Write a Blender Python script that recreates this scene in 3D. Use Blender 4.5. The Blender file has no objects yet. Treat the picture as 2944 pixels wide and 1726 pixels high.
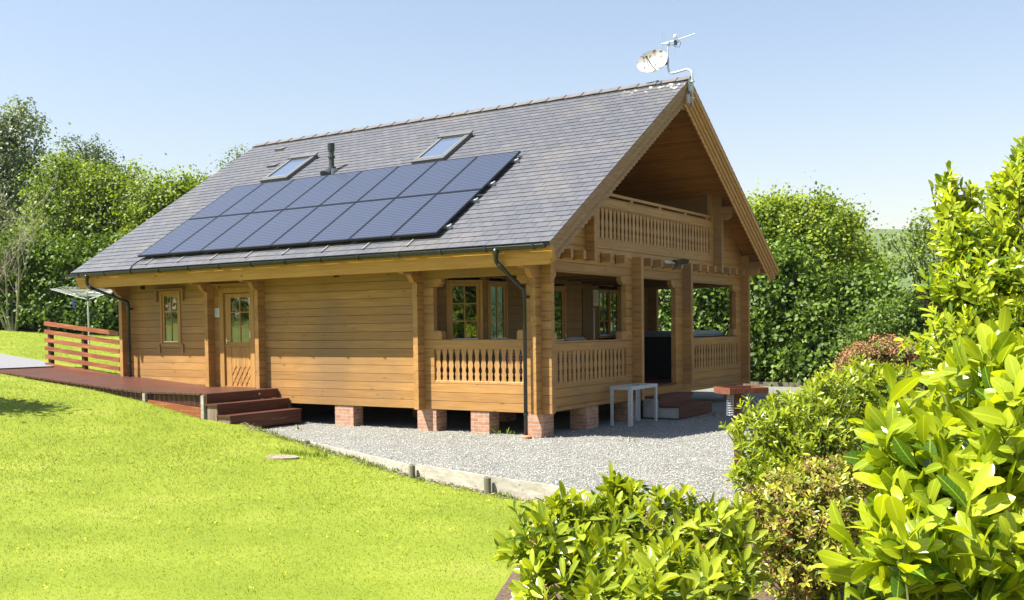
import bpy, math, random
import numpy as np
from mathutils import Vector, Matrix
R = math.radians
S = bpy.context.scene
# ---------------------------------------------------------------- camera
CAM = np.array([8.9709, -14.7647, 1.8701]); YAW, PIT, ROL = .5755, -.0369, -.0127
fwd = np.array([-math.sin(YAW)*math.cos(PIT), math.cos(YAW)*math.cos(PIT), math.sin(PIT)])
rgt = np.array([math.cos(YAW), math.sin(YAW), 0.]); upv = np.cross(rgt, fwd)
rgt, upv = rgt*math.cos(ROL)+upv*math.sin(ROL), -rgt*math.sin(ROL)+upv*math.cos(ROL)
cam = bpy.data.objects.new('camera', bpy.data.cameras.new('camera'))
S.collection.objects.link(cam); S.camera = cam
cam.matrix_world = Matrix([[rgt[0], upv[0], -fwd[0], CAM[0]], [rgt[1], upv[1], -fwd[1], CAM[1]],
                           [rgt[2], upv[2], -fwd[2], CAM[2]], [0, 0, 0, 1]])
cam.data.sensor_width = 36; cam.data.lens = 2897.23/2944*36; cam.data.shift_y = 185.7/2944
cam.data.clip_end = 8000; cam.data.clip_start = .05
# ---------------------------------------------------------------- sky, sun, exposure
w = bpy.data.worlds.new('World'); S.world = w; w.use_nodes = True
nt = w.node_tree; bg = nt.nodes['Background']
sky = nt.nodes.new('ShaderNodeTexSky'); sky.sky_type = 'NISHITA'; sky.sun_disc = False
TOSUN = Vector((-.8, -1, 1.98)).normalized()
sky.sun_elevation = math.asin(TOSUN.z); sky.sun_rotation = math.atan2(TOSUN.x, TOSUN.y)
sky.air_density = 1.55; sky.dust_density = .8; sky.ozone_density = 1.6; sky.altitude = 100
tint = nt.nodes.new('ShaderNodeMix'); tint.data_type = 'RGBA'; tint.blend_type = 'MULTIPLY'; tint.inputs[0].default_value = 1; tint.inputs[7].default_value = (1.09, 1.0, 1.05, 1)   # white balance of the sky light
nt.links.new(sky.outputs[0], tint.inputs[6]); nt.links.new(tint.outputs[2], bg.inputs[0]); bg.inputs[1].default_value = .066
sun = bpy.data.objects.new('sun', bpy.data.lights.new('sun', 'SUN')); S.collection.objects.link(sun)
sun.data.energy = 5; sun.data.angle = R(.55); sun.data.color = (1, .95, .86)
sun.rotation_euler = TOSUN.to_track_quat('Z', 'Y').to_euler()
S.view_settings.view_transform = 'Standard'; S.view_settings.look = 'None'
S.view_settings.exposure = 1.35; S.view_settings.gamma = 1
S.cycles.transparent_max_bounces = 12
def at(u, v, d):
    """view pixel (2520 wide) and depth in metres -> world point"""
    k = 2944/2520
    return CAM+d*(fwd+rgt*((u*k-1472)/2897.23)-upv*((v*k-863-185.7)/2897.23))
# ---------------------------------------------------------------- helpers
C = S.collection
def tag(o, label=None, cat=None, group=None, kind=None):
    if label: o['label'] = label
    if cat: o['category'] = cat
    if group: o['group'] = group
    if kind: o['kind'] = kind
    return o
def thing(name, label, cat, loc=(0, 0, 0), group=None, rz=0):
    o = bpy.data.objects.new(name, None); C.objects.link(o); o.location = loc; o.rotation_euler.z = rz
    o.empty_display_size = .2
    return tag(o, label, cat, group)
RN = random.Random(7)
class MB:
    def __init__(s): s.v = []; s.f = []; s.t = []
    def face(s, pts, tone=0.):
        n = len(s.v); s.v.extend([tuple(p) for p in pts]); s.f.append(tuple(range(n, n+len(pts)))); s.t.append(tone)
    def solid(s, ring0, ring1, tone=0., caps=True):
        n = len(ring0); b = len(s.v); s.v.extend([tuple(p) for p in ring0]); s.v.extend([tuple(p) for p in ring1])
        for i in range(n):
            j = (i+1) % n; s.f.append((b+i, b+j, b+n+j, b+n+i)); s.t.append(tone)
        if caps:
            s.f.append(tuple(range(b+n-1, b-1, -1))); s.f.append(tuple(range(b+n, b+2*n))); s.t += [tone, tone]
    def box(s, x0, x1, y0, y1, z0, z1, tone=None):
        if tone is None: tone = RN.random()
        s.solid([(x0, y0, z0), (x1, y0, z0), (x1, y1, z0), (x0, y1, z0)], [(x0, y0, z1), (x1, y0, z1), (x1, y1, z1), (x0, y1, z1)], tone)
    def beam(s, p, q, w, h, up=(0, 0, 1), tone=None):
        """rectangular bar from p to q, w wide (sideways), h high"""
        if tone is None: tone = RN.random()
        p = Vector(p); q = Vector(q); d = (q-p).normalized(); up = Vector(up)
        sd = d.cross(up)
        if sd.length < 1e-4: sd = d.cross(Vector((0, 1, 0)))
        sd.normalize(); u = sd.cross(d).normalized(); a = sd*w/2; b = u*h/2
        s.solid([p-a-b, p+a-b, p+a+b, p-a+b], [q-a-b, q+a-b, q+a+b, q-a+b], tone)
    def tube(s, pts, r, n=8, tone=0.):
        pts = [Vector(p) for p in pts]; rs = r if isinstance(r, (list, tuple)) else [r]*len(pts)
        rings = []; ref = None
        for i, p in enumerate(pts):
            d = (pts[min(i+1, len(pts)-1)]-pts[max(i-1, 0)]).normalized()
            if ref is None:
                ref = d.cross(Vector((0, 0, 1)))
                if ref.length < 1e-3: ref = Vector((1, 0, 0))
            ref = (ref-d*ref.dot(d)).normalized(); b2 = d.cross(ref)
            rings.append([p+(ref*math.cos(a)+b2*math.sin(a))*rs[i] for a in [2*math.pi*k/n for k in range(n)]])
        b = len(s.v)
        for rg in rings: s.v.extend([tuple(q) for q in rg])
        for i in range(len(rings)-1):
            for k in range(n):
                k2 = (k+1) % n; s.f.append((b+i*n+k, b+i*n+k2, b+(i+1)*n+k2, b+(i+1)*n+k)); s.t.append(tone)
        s.f.append(tuple(b+k for k in range(n-1, -1, -1))); s.f.append(tuple(b+(len(rings)-1)*n+k for k in range(n))); s.t += [tone, tone]
    def prism(s, poly, fn, a, b, tone=None):
        """poly: 2-D outline; fn(u,v,w) -> 3-D; extruded w from a to b"""
        if tone is None: tone = RN.random()
        s.solid([fn(u, v, a) for u, v in poly], [fn(u, v, b) for u, v in poly], tone)
    def build(s, name, m, parent=None, label=None, smooth=False):
        me = bpy.data.meshes.new(name)
        off = Vector((0, 0, 0))
        if parent is not None:
            p = parent
            while p: off += p.location; p = p.parent
        me.from_pydata([(x-off.x, y-off.y, z-off.z) for x, y, z in s.v], [], s.f)
        me.materials.append(m)
        at_ = me.attributes.new('tone', 'FLOAT', 'FACE'); at_.data.foreach_set('value', s.t)
        me.validate(); 
        if smooth: me.polygons.foreach_set('use_smooth', [True]*len(me.polygons))
        me.update()
        o = bpy.data.objects.new(name, me); C.objects.link(o)
        if parent is not None: o.parent = parent
        if label: o['label'] = label
        return o
def node(mt, typ, **kw):
    n = mt.node_tree.nodes.new(typ)
    for k, v in kw.items():
        if k.startswith('i_'):
            n.inputs[int(k[2:])].default_value = v
        else: setattr(n, k, v)
    return n
def newmat(name):
    m = bpy.data.materials.new(name); m.use_nodes = True
    return m, m.node_tree.nodes['Principled BSDF'], m.node_tree.links.new
def ramp(m, stops, interp='LINEAR'):
    r = node(m, 'ShaderNodeValToRGB'); r.color_ramp.interpolation = interp
    e = r.color_ramp.elements
    while len(e) > 1: e.remove(e[-1])
    e[0].position = stops[0][0]; e[0].color = (*stops[0][1], 1)
    for p, c in stops[1:]:
        k = e.new(p); k.color = (*c, 1)
    return r
def mathn(m, op, a, b=None, clamp=False):
    n = node(m, 'ShaderNodeMath', operation=op, use_clamp=clamp); L = m.node_tree.links.new
    for i, x in enumerate((a, b)):
        if x is None: continue
        if isinstance(x, (int, float)): n.inputs[i].default_value = x
        else: L(x, n.inputs[i])
    return n.outputs[0]
def mixc(m, fac, a, b, typ='MIX'):
    n = node(m, 'ShaderNodeMix', data_type='RGBA', blend_type=typ); L = m.node_tree.links.new
    for i, x in ((0, fac), (6, a), (7, b)):
        if isinstance(x, (int, float)): n.inputs[i].default_value = x
        elif isinstance(x, tuple): n.inputs[i].default_value = (*x, 1)
        else: L(x, n.inputs[i])
    return n.outputs[2]
def coords(m, scale, useton=True, world=True):
    L = m.node_tree.links.new
    if world:
        g = node(m, 'ShaderNodeNewGeometry').outputs['Position']
    else: g = node(m, 'ShaderNodeTexCoord').outputs['Object']
    mp = node(m, 'ShaderNodeMapping'); L(g, mp.inputs[0]); mp.inputs['Scale'].default_value = scale
    at_ = node(m, 'ShaderNodeAttribute', attribute_name='tone')
    if useton:
        k = mathn(m, 'MULTIPLY', at_.outputs['Fac'], 37.)
        cb = node(m, 'ShaderNodeCombineXYZ'); [L(k, cb.inputs[i]) for i in range(3)]
        L(cb.outputs[0], mp.inputs['Location'])
    return mp.outputs[0], at_.outputs['Fac']
def wood(name, axis, dark, mid, light, rough=.55, knots=.8, spec=.35, bump=.25, grime=0., world=True):
    m, B, L = newmat(name)
    sc = [14, 14, 14]; sc[axis] = .9
    co, tone = coords(m, sc, world=world)
    n1 = node(m, 'ShaderNodeTexNoise'); L(co, n1.inputs[0]); n1.inputs['Scale'].default_value = 1.6; n1.inputs['Detail'].default_value = 5; n1.inputs['Distortion'].default_value = .6
    r = ramp(m, [(.25, dark), (.5, mid), (.78, light)]); L(n1.outputs[0], r.inputs[0])
    n2 = node(m, 'ShaderNodeTexNoise'); L(co, n2.inputs[0]); n2.inputs['Scale'].default_value = 7; n2.inputs['Detail'].default_value = 3
    c = mixc(m, .16, r.outputs[0], n2.outputs[0], 'OVERLAY')
    tr = ramp(m, [(0, (.84, .82, .80)), (.5, (1, 1, 1)), (1, (1.1, 1.08, 1.05))]); L(tone, tr.inputs[0])
    c = mixc(m, 1., c, tr.outputs[0], 'MULTIPLY')
    sk = [5.5, 5.5, 5.5]; sk[axis] = 2.2
    ck, _ = coords(m, sk, world=world)
    vo = node(m, 'ShaderNodeTexVoronoi'); L(ck, vo.inputs[0]); vo.inputs['Scale'].default_value = 1.; vo.inputs['Randomness'].default_value = 1
    kr = ramp(m, [(.05, (1, 1, 1)), (.13, (0, 0, 0))]); L(vo.outputs['Distance'], kr.inputs[0])
    c = mixc(m, mathn(m, 'MULTIPLY', kr.outputs[0], knots), c, tuple(x*.42 for x in dark))
    if grime:
        g = node(m, 'ShaderNodeNewGeometry'); n3 = node(m, 'ShaderNodeTexNoise'); L(g.outputs['Position'], n3.inputs[0]); n3.inputs['Scale'].default_value = .55; n3.inputs['Detail'].default_value = 6
        gr = ramp(m, [(.42, (0, 0, 0)), (.66, (1, 1, 1))]); L(n3.outputs[0], gr.inputs[0])
        c = mixc(m, mathn(m, 'MULTIPLY', gr.outputs[0], grime), c, tuple((a*.42+.035) for a in mid))
    L(c, B.inputs['Base Color']); B.inputs['Roughness'].default_value = rough; B.inputs['Specular IOR Level'].default_value = spec
    bp = node(m, 'ShaderNodeBump'); bp.inputs['Strength'].default_value = bump; bp.inputs['Distance'].default_value = .004
    L(n2.outputs[0], bp.inputs['Height']); L(bp.outputs[0], B.inputs['Normal'])
    return m
def plain(name, col, rough=.5, metal=0., spec=.5, var=.15, scale=20, bump=0.):
    m, B, L = newmat(name); co, tone = coords(m, (scale,)*3)
    n = node(m, 'ShaderNodeTexNoise'); L(co, n.inputs[0]); n.inputs['Scale'].default_value = 1; n.inputs['Detail'].default_value = 4
    r = ramp(m, [(.25, tuple(c*(1-var) for c in col)), (.75, tuple(min(1, c*(1+var)) for c in col))]); L(n.outputs[0], r.inputs[0])
    L(r.outputs[0], B.inputs['Base Color']); B.inputs['Roughness'].default_value = rough; B.inputs['Metallic'].default_value = metal
    B.inputs['Specular IOR Level'].default_value = spec
    if bump:
        bp = node(m, 'ShaderNodeBump'); bp.inputs['Strength'].default_value = bump; bp.inputs['Distance'].default_value = .01
        L(n.outputs[0], bp.inputs['Height']); L(bp.outputs[0], B.inputs['Normal'])
    return m
# timber colours
WD = dict(dark=(.31, .16, .044), mid=(.395, .210, .066), light=(.462, .260, .090))
M = {}
M['logx'] = wood('log_timber_long', 0, **WD, grime=.7); M['logy'] = wood('log_timber_cross', 1, **WD, grime=.35); M['logz'] = wood('upright_timber', 2, **WD, knots=.4)
M['logd'] = wood('shaded_bay_timber', 2, (.15, .075, .02), (.21, .108, .03), (.26, .135, .04), knots=.3)  # porch and balcony shade put into the colour: darkened log timber
M['ceil'] = wood('shaded_ceiling_timber', 1, (.1, .04, .012), (.14, .06, .018), (.18, .08, .025), knots=.3)  # ceiling darkened the same way, recess shade in its colour
M['soffit'] = wood('soffit_timber', 0, (.29, .12, .025), (.36, .155, .032), (.42, .19, .042), knots=1.)
M['eave'] = wood('eave_glulam', 0, (.38, .175, .025), (.47, .235, .038), (.53, .28, .055), knots=1.)
M['barge'] = wood('barge_timber', 1, (.23, .135, .068), (.30, .185, .098), (.37, .24, .13), knots=.4, rough=.8)
M['bargein'] = wood('barge_strip_timber', 1, (.36, .18, .06), (.46, .25, .085), (.52, .3, .11), knots=.3)
M['deck'] = wood('stained_decking', 1, (.055, .017, .010), (.10, .032, .018), (.19, .075, .042), rough=.42, spec=.5, knots=.2, grime=.5)
M['deckx'] = wood('stained_step_board', 1, (.06, .02, .014), (.10, .032, .02), (.15, .052, .03), rough=.5, knots=.2, grime=.3)
M['rail'] = wood('stained_rail_timber', 0, (.14, .042, .018), (.24, .075, .03), (.42, .17, .06), rough=.45, spec=.5, knots=.3)
M['rail_post'] = wood('stained_post_timber', 2, (.045, .014, .009), (.07, .022, .014), (.11, .035, .02), rough=.5, knots=.2)
M['grey_timber'] = wood('weathered_grey_timber', 0, (.28, .25, .2), (.42, .39, .33), (.56, .53, .46), rough=.85, spec=.2, knots=.5, grime=.5)
M['peg'] = wood('weathered_peg_timber', 2, (.1, .09, .06), (.17, .16, .11), (.25, .23, .17), rough=.9, spec=.15, knots=.4)
M['side_timber'] = wood('weathered_riser_timber', 2, (.14, .1, .07), (.2, .15, .11), (.27, .21, .16), rough=.8, spec=.2, knots=.2)
M['black'] = plain('black_plastic', (.012, .016, .016), .22, spec=.6)
M['lead'] = plain('dark_lead', (.05, .06, .07), .5)
M['galv'] = plain('galvanised_steel', (.5, .53, .56), .5, .3, var=.2, scale=30)
M['alu'] = plain('brushed_aluminium', (.42, .45, .48), .5, .4, var=.1)
M['white'] = plain('white_paint', (.75, .76, .78), .5, var=.06)
M['grey_plastic'] = plain('grey_line_plastic', (.5, .52, .52), .45)
M['paper'] = plain('paper', (.75, .77, .8), .7, var=.05)
M['steel'] = plain('steel_fitting', (.6, .58, .52), .35, .8)
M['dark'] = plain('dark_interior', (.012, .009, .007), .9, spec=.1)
M['tub'] = plain('black_tub_panel', (.008, .008, .009), .6, spec=.2)
M['tubtop'] = plain('grey_vinyl_cover', (.16, .18, .2), .4, var=.3, scale=6)
M['concrete'] = plain('concrete', (.34, .34, .32), .9, var=.25, scale=8, bump=.5)
M['cable'] = plain('matt_black_cable', (.015, .015, .016), .95, spec=.05)
M['hook'] = plain('dull_hook_steel', (.2, .21, .2), .6, .2)
M['bird'] = wood('bird_table_timber', 0, (.12, .038, .02), (.18, .062, .034), (.25, .1, .055), knots=.3)
M['slab'] = plain('pale_stone', (.25, .21, .16), .9, var=.25, scale=9, bump=.5)
M['flue'] = plain('flue_grey_metal', (.045, .052, .05), .5, .0, var=.3)
M['frame_black'] = plain('black_panel_frame', (.02, .022, .026), .35, .3)
M['sky_frame'] = plain('skylight_grey_frame', (.12, .12, .115), .45, .2)
M['blind'] = plain('pale_blind', (.6, .62, .6), .5, var=.04)
M['bark'] = plain('bark', (.075, .06, .045), .95, var=.5, scale=14, bump=1.)
M['bark_lichen'] = plain('lichened_bark', (.25, .24, .15), .95, var=.5, scale=18, bump=.8)
M['twig_pale'] = plain('pale_dead_twig', (.34, .30, .22), .9, var=.3)
M['stem_green'] = plain('green_stem', (.16, .2, .05), .6, var=.3)
M['blue_plastic'] = plain('blue_plastic', (.03, .07, .3), .4)
M['terracotta'] = plain('terracotta', (.42, .2, .12), .8)
M['brown_flower'] = plain('dry_brown_flower', (.26, .125, .055), .9, var=.5, scale=30)
M['pink_flower'] = plain('faded_buff_flower', (.36, .17, .08), .9, var=.45, scale=30)
def m_glass():
    m, B, L = newmat('window_glass'); nd = m.node_tree.nodes; out = nd['Material Output']
    tr = node(m, 'ShaderNodeBsdfTransparent'); tr.inputs[0].default_value = (.36, .4, .38, 1)
    gl = node(m, 'ShaderNodeBsdfGlossy'); gl.inputs['Roughness'].default_value = .012; gl.inputs[0].default_value = (.95, 1, .97, 1)
    n = node(m, 'ShaderNodeTexNoise'); co, _ = coords(m, (2.2, 2.2, 2.2)); L(co, n.inputs[0]); n.inputs['Detail'].default_value = 1
    bp = node(m, 'ShaderNodeBump'); bp.inputs['Strength'].default_value = .03; bp.inputs['Distance'].default_value = .01; L(n.outputs[0], bp.inputs['Height']); L(bp.outputs[0], gl.inputs['Normal'])
    fr = node(m, 'ShaderNodeFresnel'); fr.inputs[0].default_value = 1.5
    f = mathn(m, 'ADD', mathn(m, 'MULTIPLY', fr.outputs[0], 1.5), .14, True)
    mx = node(m, 'ShaderNodeMixShader'); L(f, mx.inputs[0]); L(tr.outputs[0], mx.inputs[1]); L(gl.outputs[0], mx.inputs[2]); L(mx.outputs[0], out.inputs[0])
    return m
M['glass'] = m_glass()
def m_skyglass():
    m, B, L = newmat('skylight_glass'); B.inputs['Base Color'].default_value = (.10, .13, .19, 1); B.inputs['Roughness'].default_value = .04
    B.inputs['Specular IOR Level'].default_value = .6; B.inputs['Coat Weight'].default_value = .2
    return m
M['skyglass'] = m_skyglass()
def m_slate():
    m, B, L = newmat('roof_slate'); co, tone = coords(m, (9, 9, 9))
    n = node(m, 'ShaderNodeTexNoise'); L(co, n.inputs[0]); n.inputs['Scale'].default_value = 1; n.inputs['Detail'].default_value = 6
    r = ramp(m, [(0, (.076, .079, .090)), (.35, (.088, .091, .103)), (.65, (.094, .096, .108)), (1, (.108, .110, .122))]); L(tone, r.inputs[0])
    c = mixc(m, .35, r.outputs[0], n.outputs[0], 'OVERLAY')
    g = node(m, 'ShaderNodeNewGeometry')
    # lichen stains and droppings that belong to the slates near the ridge end
    n2 = node(m, 'ShaderNodeTexNoise'); L(g.outputs['Position'], n2.inputs[0]); n2.inputs['Scale'].default_value = .8; n2.inputs['Detail'].default_value = 8
    r2 = ramp(m, [(.52, (0, 0, 0)), (.7, (1, 1, 1))]); L(n2.outputs[0], r2.inputs[0])
    c = mixc(m, mathn(m, 'MULTIPLY', r2.outputs[0], .35), c, (.17, .15, .12))
    sp = node(m, 'ShaderNodeSeparateXYZ'); L(g.outputs['Position'], sp.inputs[0])
    mk = mathn(m, 'MULTIPLY', mathn(m, 'MULTIPLY', mathn(m, 'ADD', sp.outputs[0], 1.0), 1.2, True), mathn(m, 'MULTIPLY', mathn(m, 'SUBTRACT', sp.outputs[2], 6.62), 6., True), True)
    n3 = node(m, 'ShaderNodeTexNoise'); L(g.outputs['Position'], n3.inputs[0]); n3.inputs['Scale'].default_value = 9.; n3.inputs['Detail'].default_value = 3
    r3 = ramp(m, [(.58, (0, 0, 0)), (.64, (.8, .8, .8))]); L(n3.outputs[0], r3.inputs[0])
    c = mixc(m, mathn(m, 'MULTIPLY', r3.outputs[0], mk), c, (.75, .73, .7))
    L(c, B.inputs['Base Color']); B.inputs['Roughness'].default_value = .55; B.inputs['Specular IOR Level'].default_value = .4
    bp = node(m, 'ShaderNodeBump'); bp.inputs['Strength'].default_value = .35; bp.inputs['Distance'].default_value = .006; L(n.outputs[0], bp.inputs['Height']); L(bp.outputs[0], B.inputs['Normal'])
    return m
M['slate'] = m_slate()
M['ridge'] = plain('ridge_tile_clay', (.12, .11, .105), .7, var=.25, scale=6)
def m_brick():
    m, B, L = newmat('red_brick'); g = node(m, 'ShaderNodeNewGeometry')
    sp = node(m, 'ShaderNodeSeparateXYZ'); L(g.outputs['Position'], sp.inputs[0])
    sn = node(m, 'ShaderNodeSeparateXYZ'); L(g.outputs['Normal'], sn.inputs[0])
    ax = mathn(m, 'GREATER_THAN', mathn(m, 'ABSOLUTE', sn.outputs[0]), .5)
    u = node(m, 'ShaderNodeMix', data_type='FLOAT'); L(ax, u.inputs[0]); L(sp.outputs[0], u.inputs[2]); L(sp.outputs[1], u.inputs[3])
    cb = node(m, 'ShaderNodeCombineXYZ'); L(u.outputs[0], cb.inputs[0]); L(sp.outputs[2], cb.inputs[1])
    bt = node(m, 'ShaderNodeTexBrick'); L(cb.outputs[0], bt.inputs[0]); bt.inputs['Scale'].default_value = 1.; bt.inputs['Brick Width'].default_value = .225; bt.inputs['Row Height'].default_value = .0645
    bt.inputs['Mortar Size'].default_value = .006; bt.inputs['Color1'].default_value = (.34, .155, .085, 1); bt.inputs['Color2'].default_value = (.43, .235, .145, 1); bt.inputs['Mortar'].default_value = (.40, .33, .28, 1)
    bt.inputs['Bias'].default_value = .1
    n = node(m, 'ShaderNodeTexNoise'); L(g.outputs['Position'], n.inputs[0]); n.inputs['Scale'].default_value = 12; n.inputs['Detail'].default_value = 5
    c = mixc(m, .5, bt.outputs[0], n.outputs[0], 'OVERLAY')
    L(c, B.inputs['Base Color']); B.inputs['Roughness'].default_value = .85
    bp = node(m, 'ShaderNodeBump'); bp.inputs['Strength'].default_value = .6; bp.inputs['Distance'].default_value = .006; bp.invert = True; L(bt.outputs['Fac'], bp.inputs['Height']); L(bp.outputs[0], B.inputs['Normal'])
    return m
M['brick'] = m_brick()
def m_cells():
    """solar cells: fine pale busbars across the panel on blue-black silicon; object space, x along the row, y up the slope"""
    m, B, L = newmat('solar_cells'); tc = node(m, 'ShaderNodeTexCoord'); sp = node(m, 'ShaderNodeSeparateXYZ'); L(tc.outputs['Object'], sp.inputs[0])
    ph = mathn(m, 'FRACT', mathn(m, 'DIVIDE', sp.outputs[1], .072)); ln = mathn(m, 'LESS_THAN', ph, .32)
    n = node(m, 'ShaderNodeTexNoise'); co, _ = coords(m, (5, 5, 5)); L(co, n.inputs[0]); n.inputs['Detail'].default_value = 5
    r = ramp(m, [(.3, (.006, .010, .024)), (.7, (.014, .020, .042))]); L(n.outputs[0], r.inputs[0])
    c = mixc(m, mathn(m, 'MULTIPLY', ln, .85), r.outputs[0], (.085, .108, .165))
    L(c, B.inputs['Base Color']); B.inputs['Roughness'].default_value = .4; B.inputs['Specular IOR Level'].default_value = .5
    B.inputs['Coat Weight'].default_value = .2; B.inputs['Coat Roughness'].default_value = .12
    return m
M['cells'] = m_cells()
def m_cloth():
    m, B, L = newmat('checked_cloth'); tc = node(m, 'ShaderNodeNewGeometry'); sp = node(m, 'ShaderNodeSeparateXYZ'); L(tc.outputs['Position'], sp.inputs[0])
    a = mathn(m, 'LESS_THAN', mathn(m, 'FRACT', mathn(m, 'DIVIDE', mathn(m, 'ADD', sp.outputs[0], sp.outputs[1]), .055)), .5)
    b = mathn(m, 'LESS_THAN', mathn(m, 'FRACT', mathn(m, 'DIVIDE', sp.outputs[2], .055)), .5)
    s = mathn(m, 'MULTIPLY', mathn(m, 'ADD', a, b), .5)
    r = ramp(m, [(0, (.62, .6, .66)), (.5, (.3, .1, .16)), (1, (.14, .015, .04))], 'CONSTANT'); r.color_ramp.elements[1].position = .4; r.color_ramp.elements[2].position = .9
    L(s, r.inputs[0]); L(r.outputs[0], B.inputs['Base Color']); B.inputs['Roughness'].default_value = .9
    return m
M['cloth'] = m_cloth()
def m_dish():
    m, B, L = newmat('stained_dish_enamel'); co, _ = coords(m, (9, 9, 9), world=False); n = node(m, 'ShaderNodeTexNoise'); L(co, n.inputs[0]); n.inputs['Detail'].default_value = 6; n.inputs['Scale'].default_value = 1.3
    r = ramp(m, [(.3, (.5, .51, .5)), (.54, (.46, .46, .44)), (.6, (.24, .17, .11)), (.68, (.14, .07, .035))]); L(n.outputs[0], r.inputs[0])
    L(r.outputs[0], B.inputs['Base Color']); B.inputs['Roughness'].default_value = .8; B.inputs['Specular IOR Level'].default_value = .2
    return m
M['dish'] = m_dish(); M['wire'] = plain('dull_wire', (.13, .12, .12), .6)
def m_leaf(name, dark, light, gloss=.4, trans=.35, vein=False, spec=.5, tint=(1.25, 1.15, .35)):
    m, B, L = newmat(name); nd = m.node_tree.nodes; out = nd['Material Output']
    a = node(m, 'ShaderNodeAttribute', attribute_name='tone')
    r = ramp(m, [(0, dark), (1, light)]); L(a.outputs['Fac'], r.inputs[0]); c = r.outputs[0]
    if vein:
        uv = node(m, 'ShaderNodeAttribute', attribute_name='luv'); sp = node(m, 'ShaderNodeSeparateXYZ'); L(uv.outputs['Vector'], sp.inputs[0])
        ab = mathn(m, 'ABSOLUTE', sp.outputs[1]); md = mathn(m, 'LESS_THAN', ab, .07)
        ph = mathn(m, 'FRACT', mathn(m, 'MULTIPLY', mathn(m, 'SUBTRACT', sp.outputs[0], mathn(m, 'MULTIPLY', ab, .12)), 9.))
        vn = mathn(m, 'MULTIPLY', mathn(m, 'LESS_THAN', ph, .1), .11)
        c = mixc(m, mathn(m, 'MAXIMUM', mathn(m, 'MULTIPLY', md, .42), vn), c, tuple(min(1, x*1.7+.03) for x in light))
    L(c, B.inputs['Base Color']); B.inputs['Roughness'].default_value = gloss; B.inputs['Specular IOR Level'].default_value = spec
    tr = node(m, 'ShaderNodeBsdfTranslucent'); L(mixc(m, 1., c, tint, 'MULTIPLY'), tr.inputs[0])
    mx = node(m, 'ShaderNodeMixShader'); mx.inputs[0].default_value = trans; L(B.outputs[0], mx.inputs[1]); L(tr.outputs[0], mx.inputs[2]); L(mx.outputs[0], out.inputs[0])
    return m
# ---------------------------------------------------------------- terrain
XS = [-400, -60, -29, -25.6, -17.8, -13.3, -12, -9.8, -8.1, -6.4, -5, -2.7, .5, 2, 4, 8, 20, 60]
ZS = [2.4, 2.6, 2.25, 1.97, 1.4, .98, .86, .68, .48, .2, .06, -.03, -.13, -.16, -.19, -.28, -.5, -2]
GP = [(-7.2, -1.0), (-6.3, -1.28), (-5.15, -1.69), (-2.72, -2.66), (.53, -4.1), (2.01, -4.53), (2.95, -4.74), (4.3, -5.24), (5.6, -5.5), (6.1, -4.6), (6.0, -2.5), (5.6, 2), (5.3, 8), (4.8, 15.3), (-3, 15.25), (-12.6, 15.2), (-12.6, 9.9), (-7.2, 9.9)]
GPn = np.array(GP)
def in_gravel(x, y):
    inside = np.zeros(np.shape(x), bool); n = len(GPn); j = n-1
    for i in range(n):
        xi, yi = GPn[i]; xj, yj = GPn[j]
        c = ((yi > y) != (yj > y)) & (x < (xj-xi)*(y-yi)/(yj-yi+1e-12)+xi); inside ^= c; j = i
    return inside
def H(x, y):
    x = np.asarray(x, float); y = np.asarray(y, float)
    z = np.interp(x, XS, ZS)
    z = z+.02*np.clip(-5-y, 0, 14)+.014*np.sin(x*.7+y*.4)*np.sin(y*.5-1)*np.clip((-y-3)/3, 0, 1)
    k = np.clip((y-14)/6, 0, 1)*np.clip((x+14)/8, 0, 1); z = z*(1-k)+k*(.1)
    k2 = np.clip((y-19)/90, 0, 1)*np.clip((x+30)/25, 0, 1); z = z-14*k2
    return z
def Hl(x, y):
    z = H(x, y)
    z = np.where(in_gravel(x, y), np.minimum(z, 0)-.22, z)
    dk = (x < -6.3) & (x > -13.9) & (y > -1.82) & (y < .1); z = np.where(dk, z-.16, z)
    hs = (x > -11.3) & (x < .2) & (y > -.05) & (y < 9.9); z = np.where(hs, np.minimum(z, -.1), z)
    return z
def axis(lo, hi, st, far):
    a = list(np.arange(lo, hi+1e-6, st)); d = st; x = lo; y = hi; L_, R_ = [], []
    while x > -far: d *= 1.25; x -= d; L_.append(x)
    d = st
    while y < far: d *= 1.25; y += d; R_.append(y)
    return np.array(L_[::-1]+a+R_)
def grid_mesh(name, X, Y, fz, mat):
    gx, gy = np.meshgrid(X, Y); gz = fz(gx, gy); nx, ny = len(X), len(Y)
    co = np.stack([gx, gy, gz], -1).reshape(-1, 3)
    i = np.arange(nx-1)[None, :]+np.arange(ny-1)[:, None]*nx; i = i.ravel()
    f = np.stack([i, i+1, i+nx+1, i+nx], -1)
    return np_mesh(name, co, f, mat, smooth=True)
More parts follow.
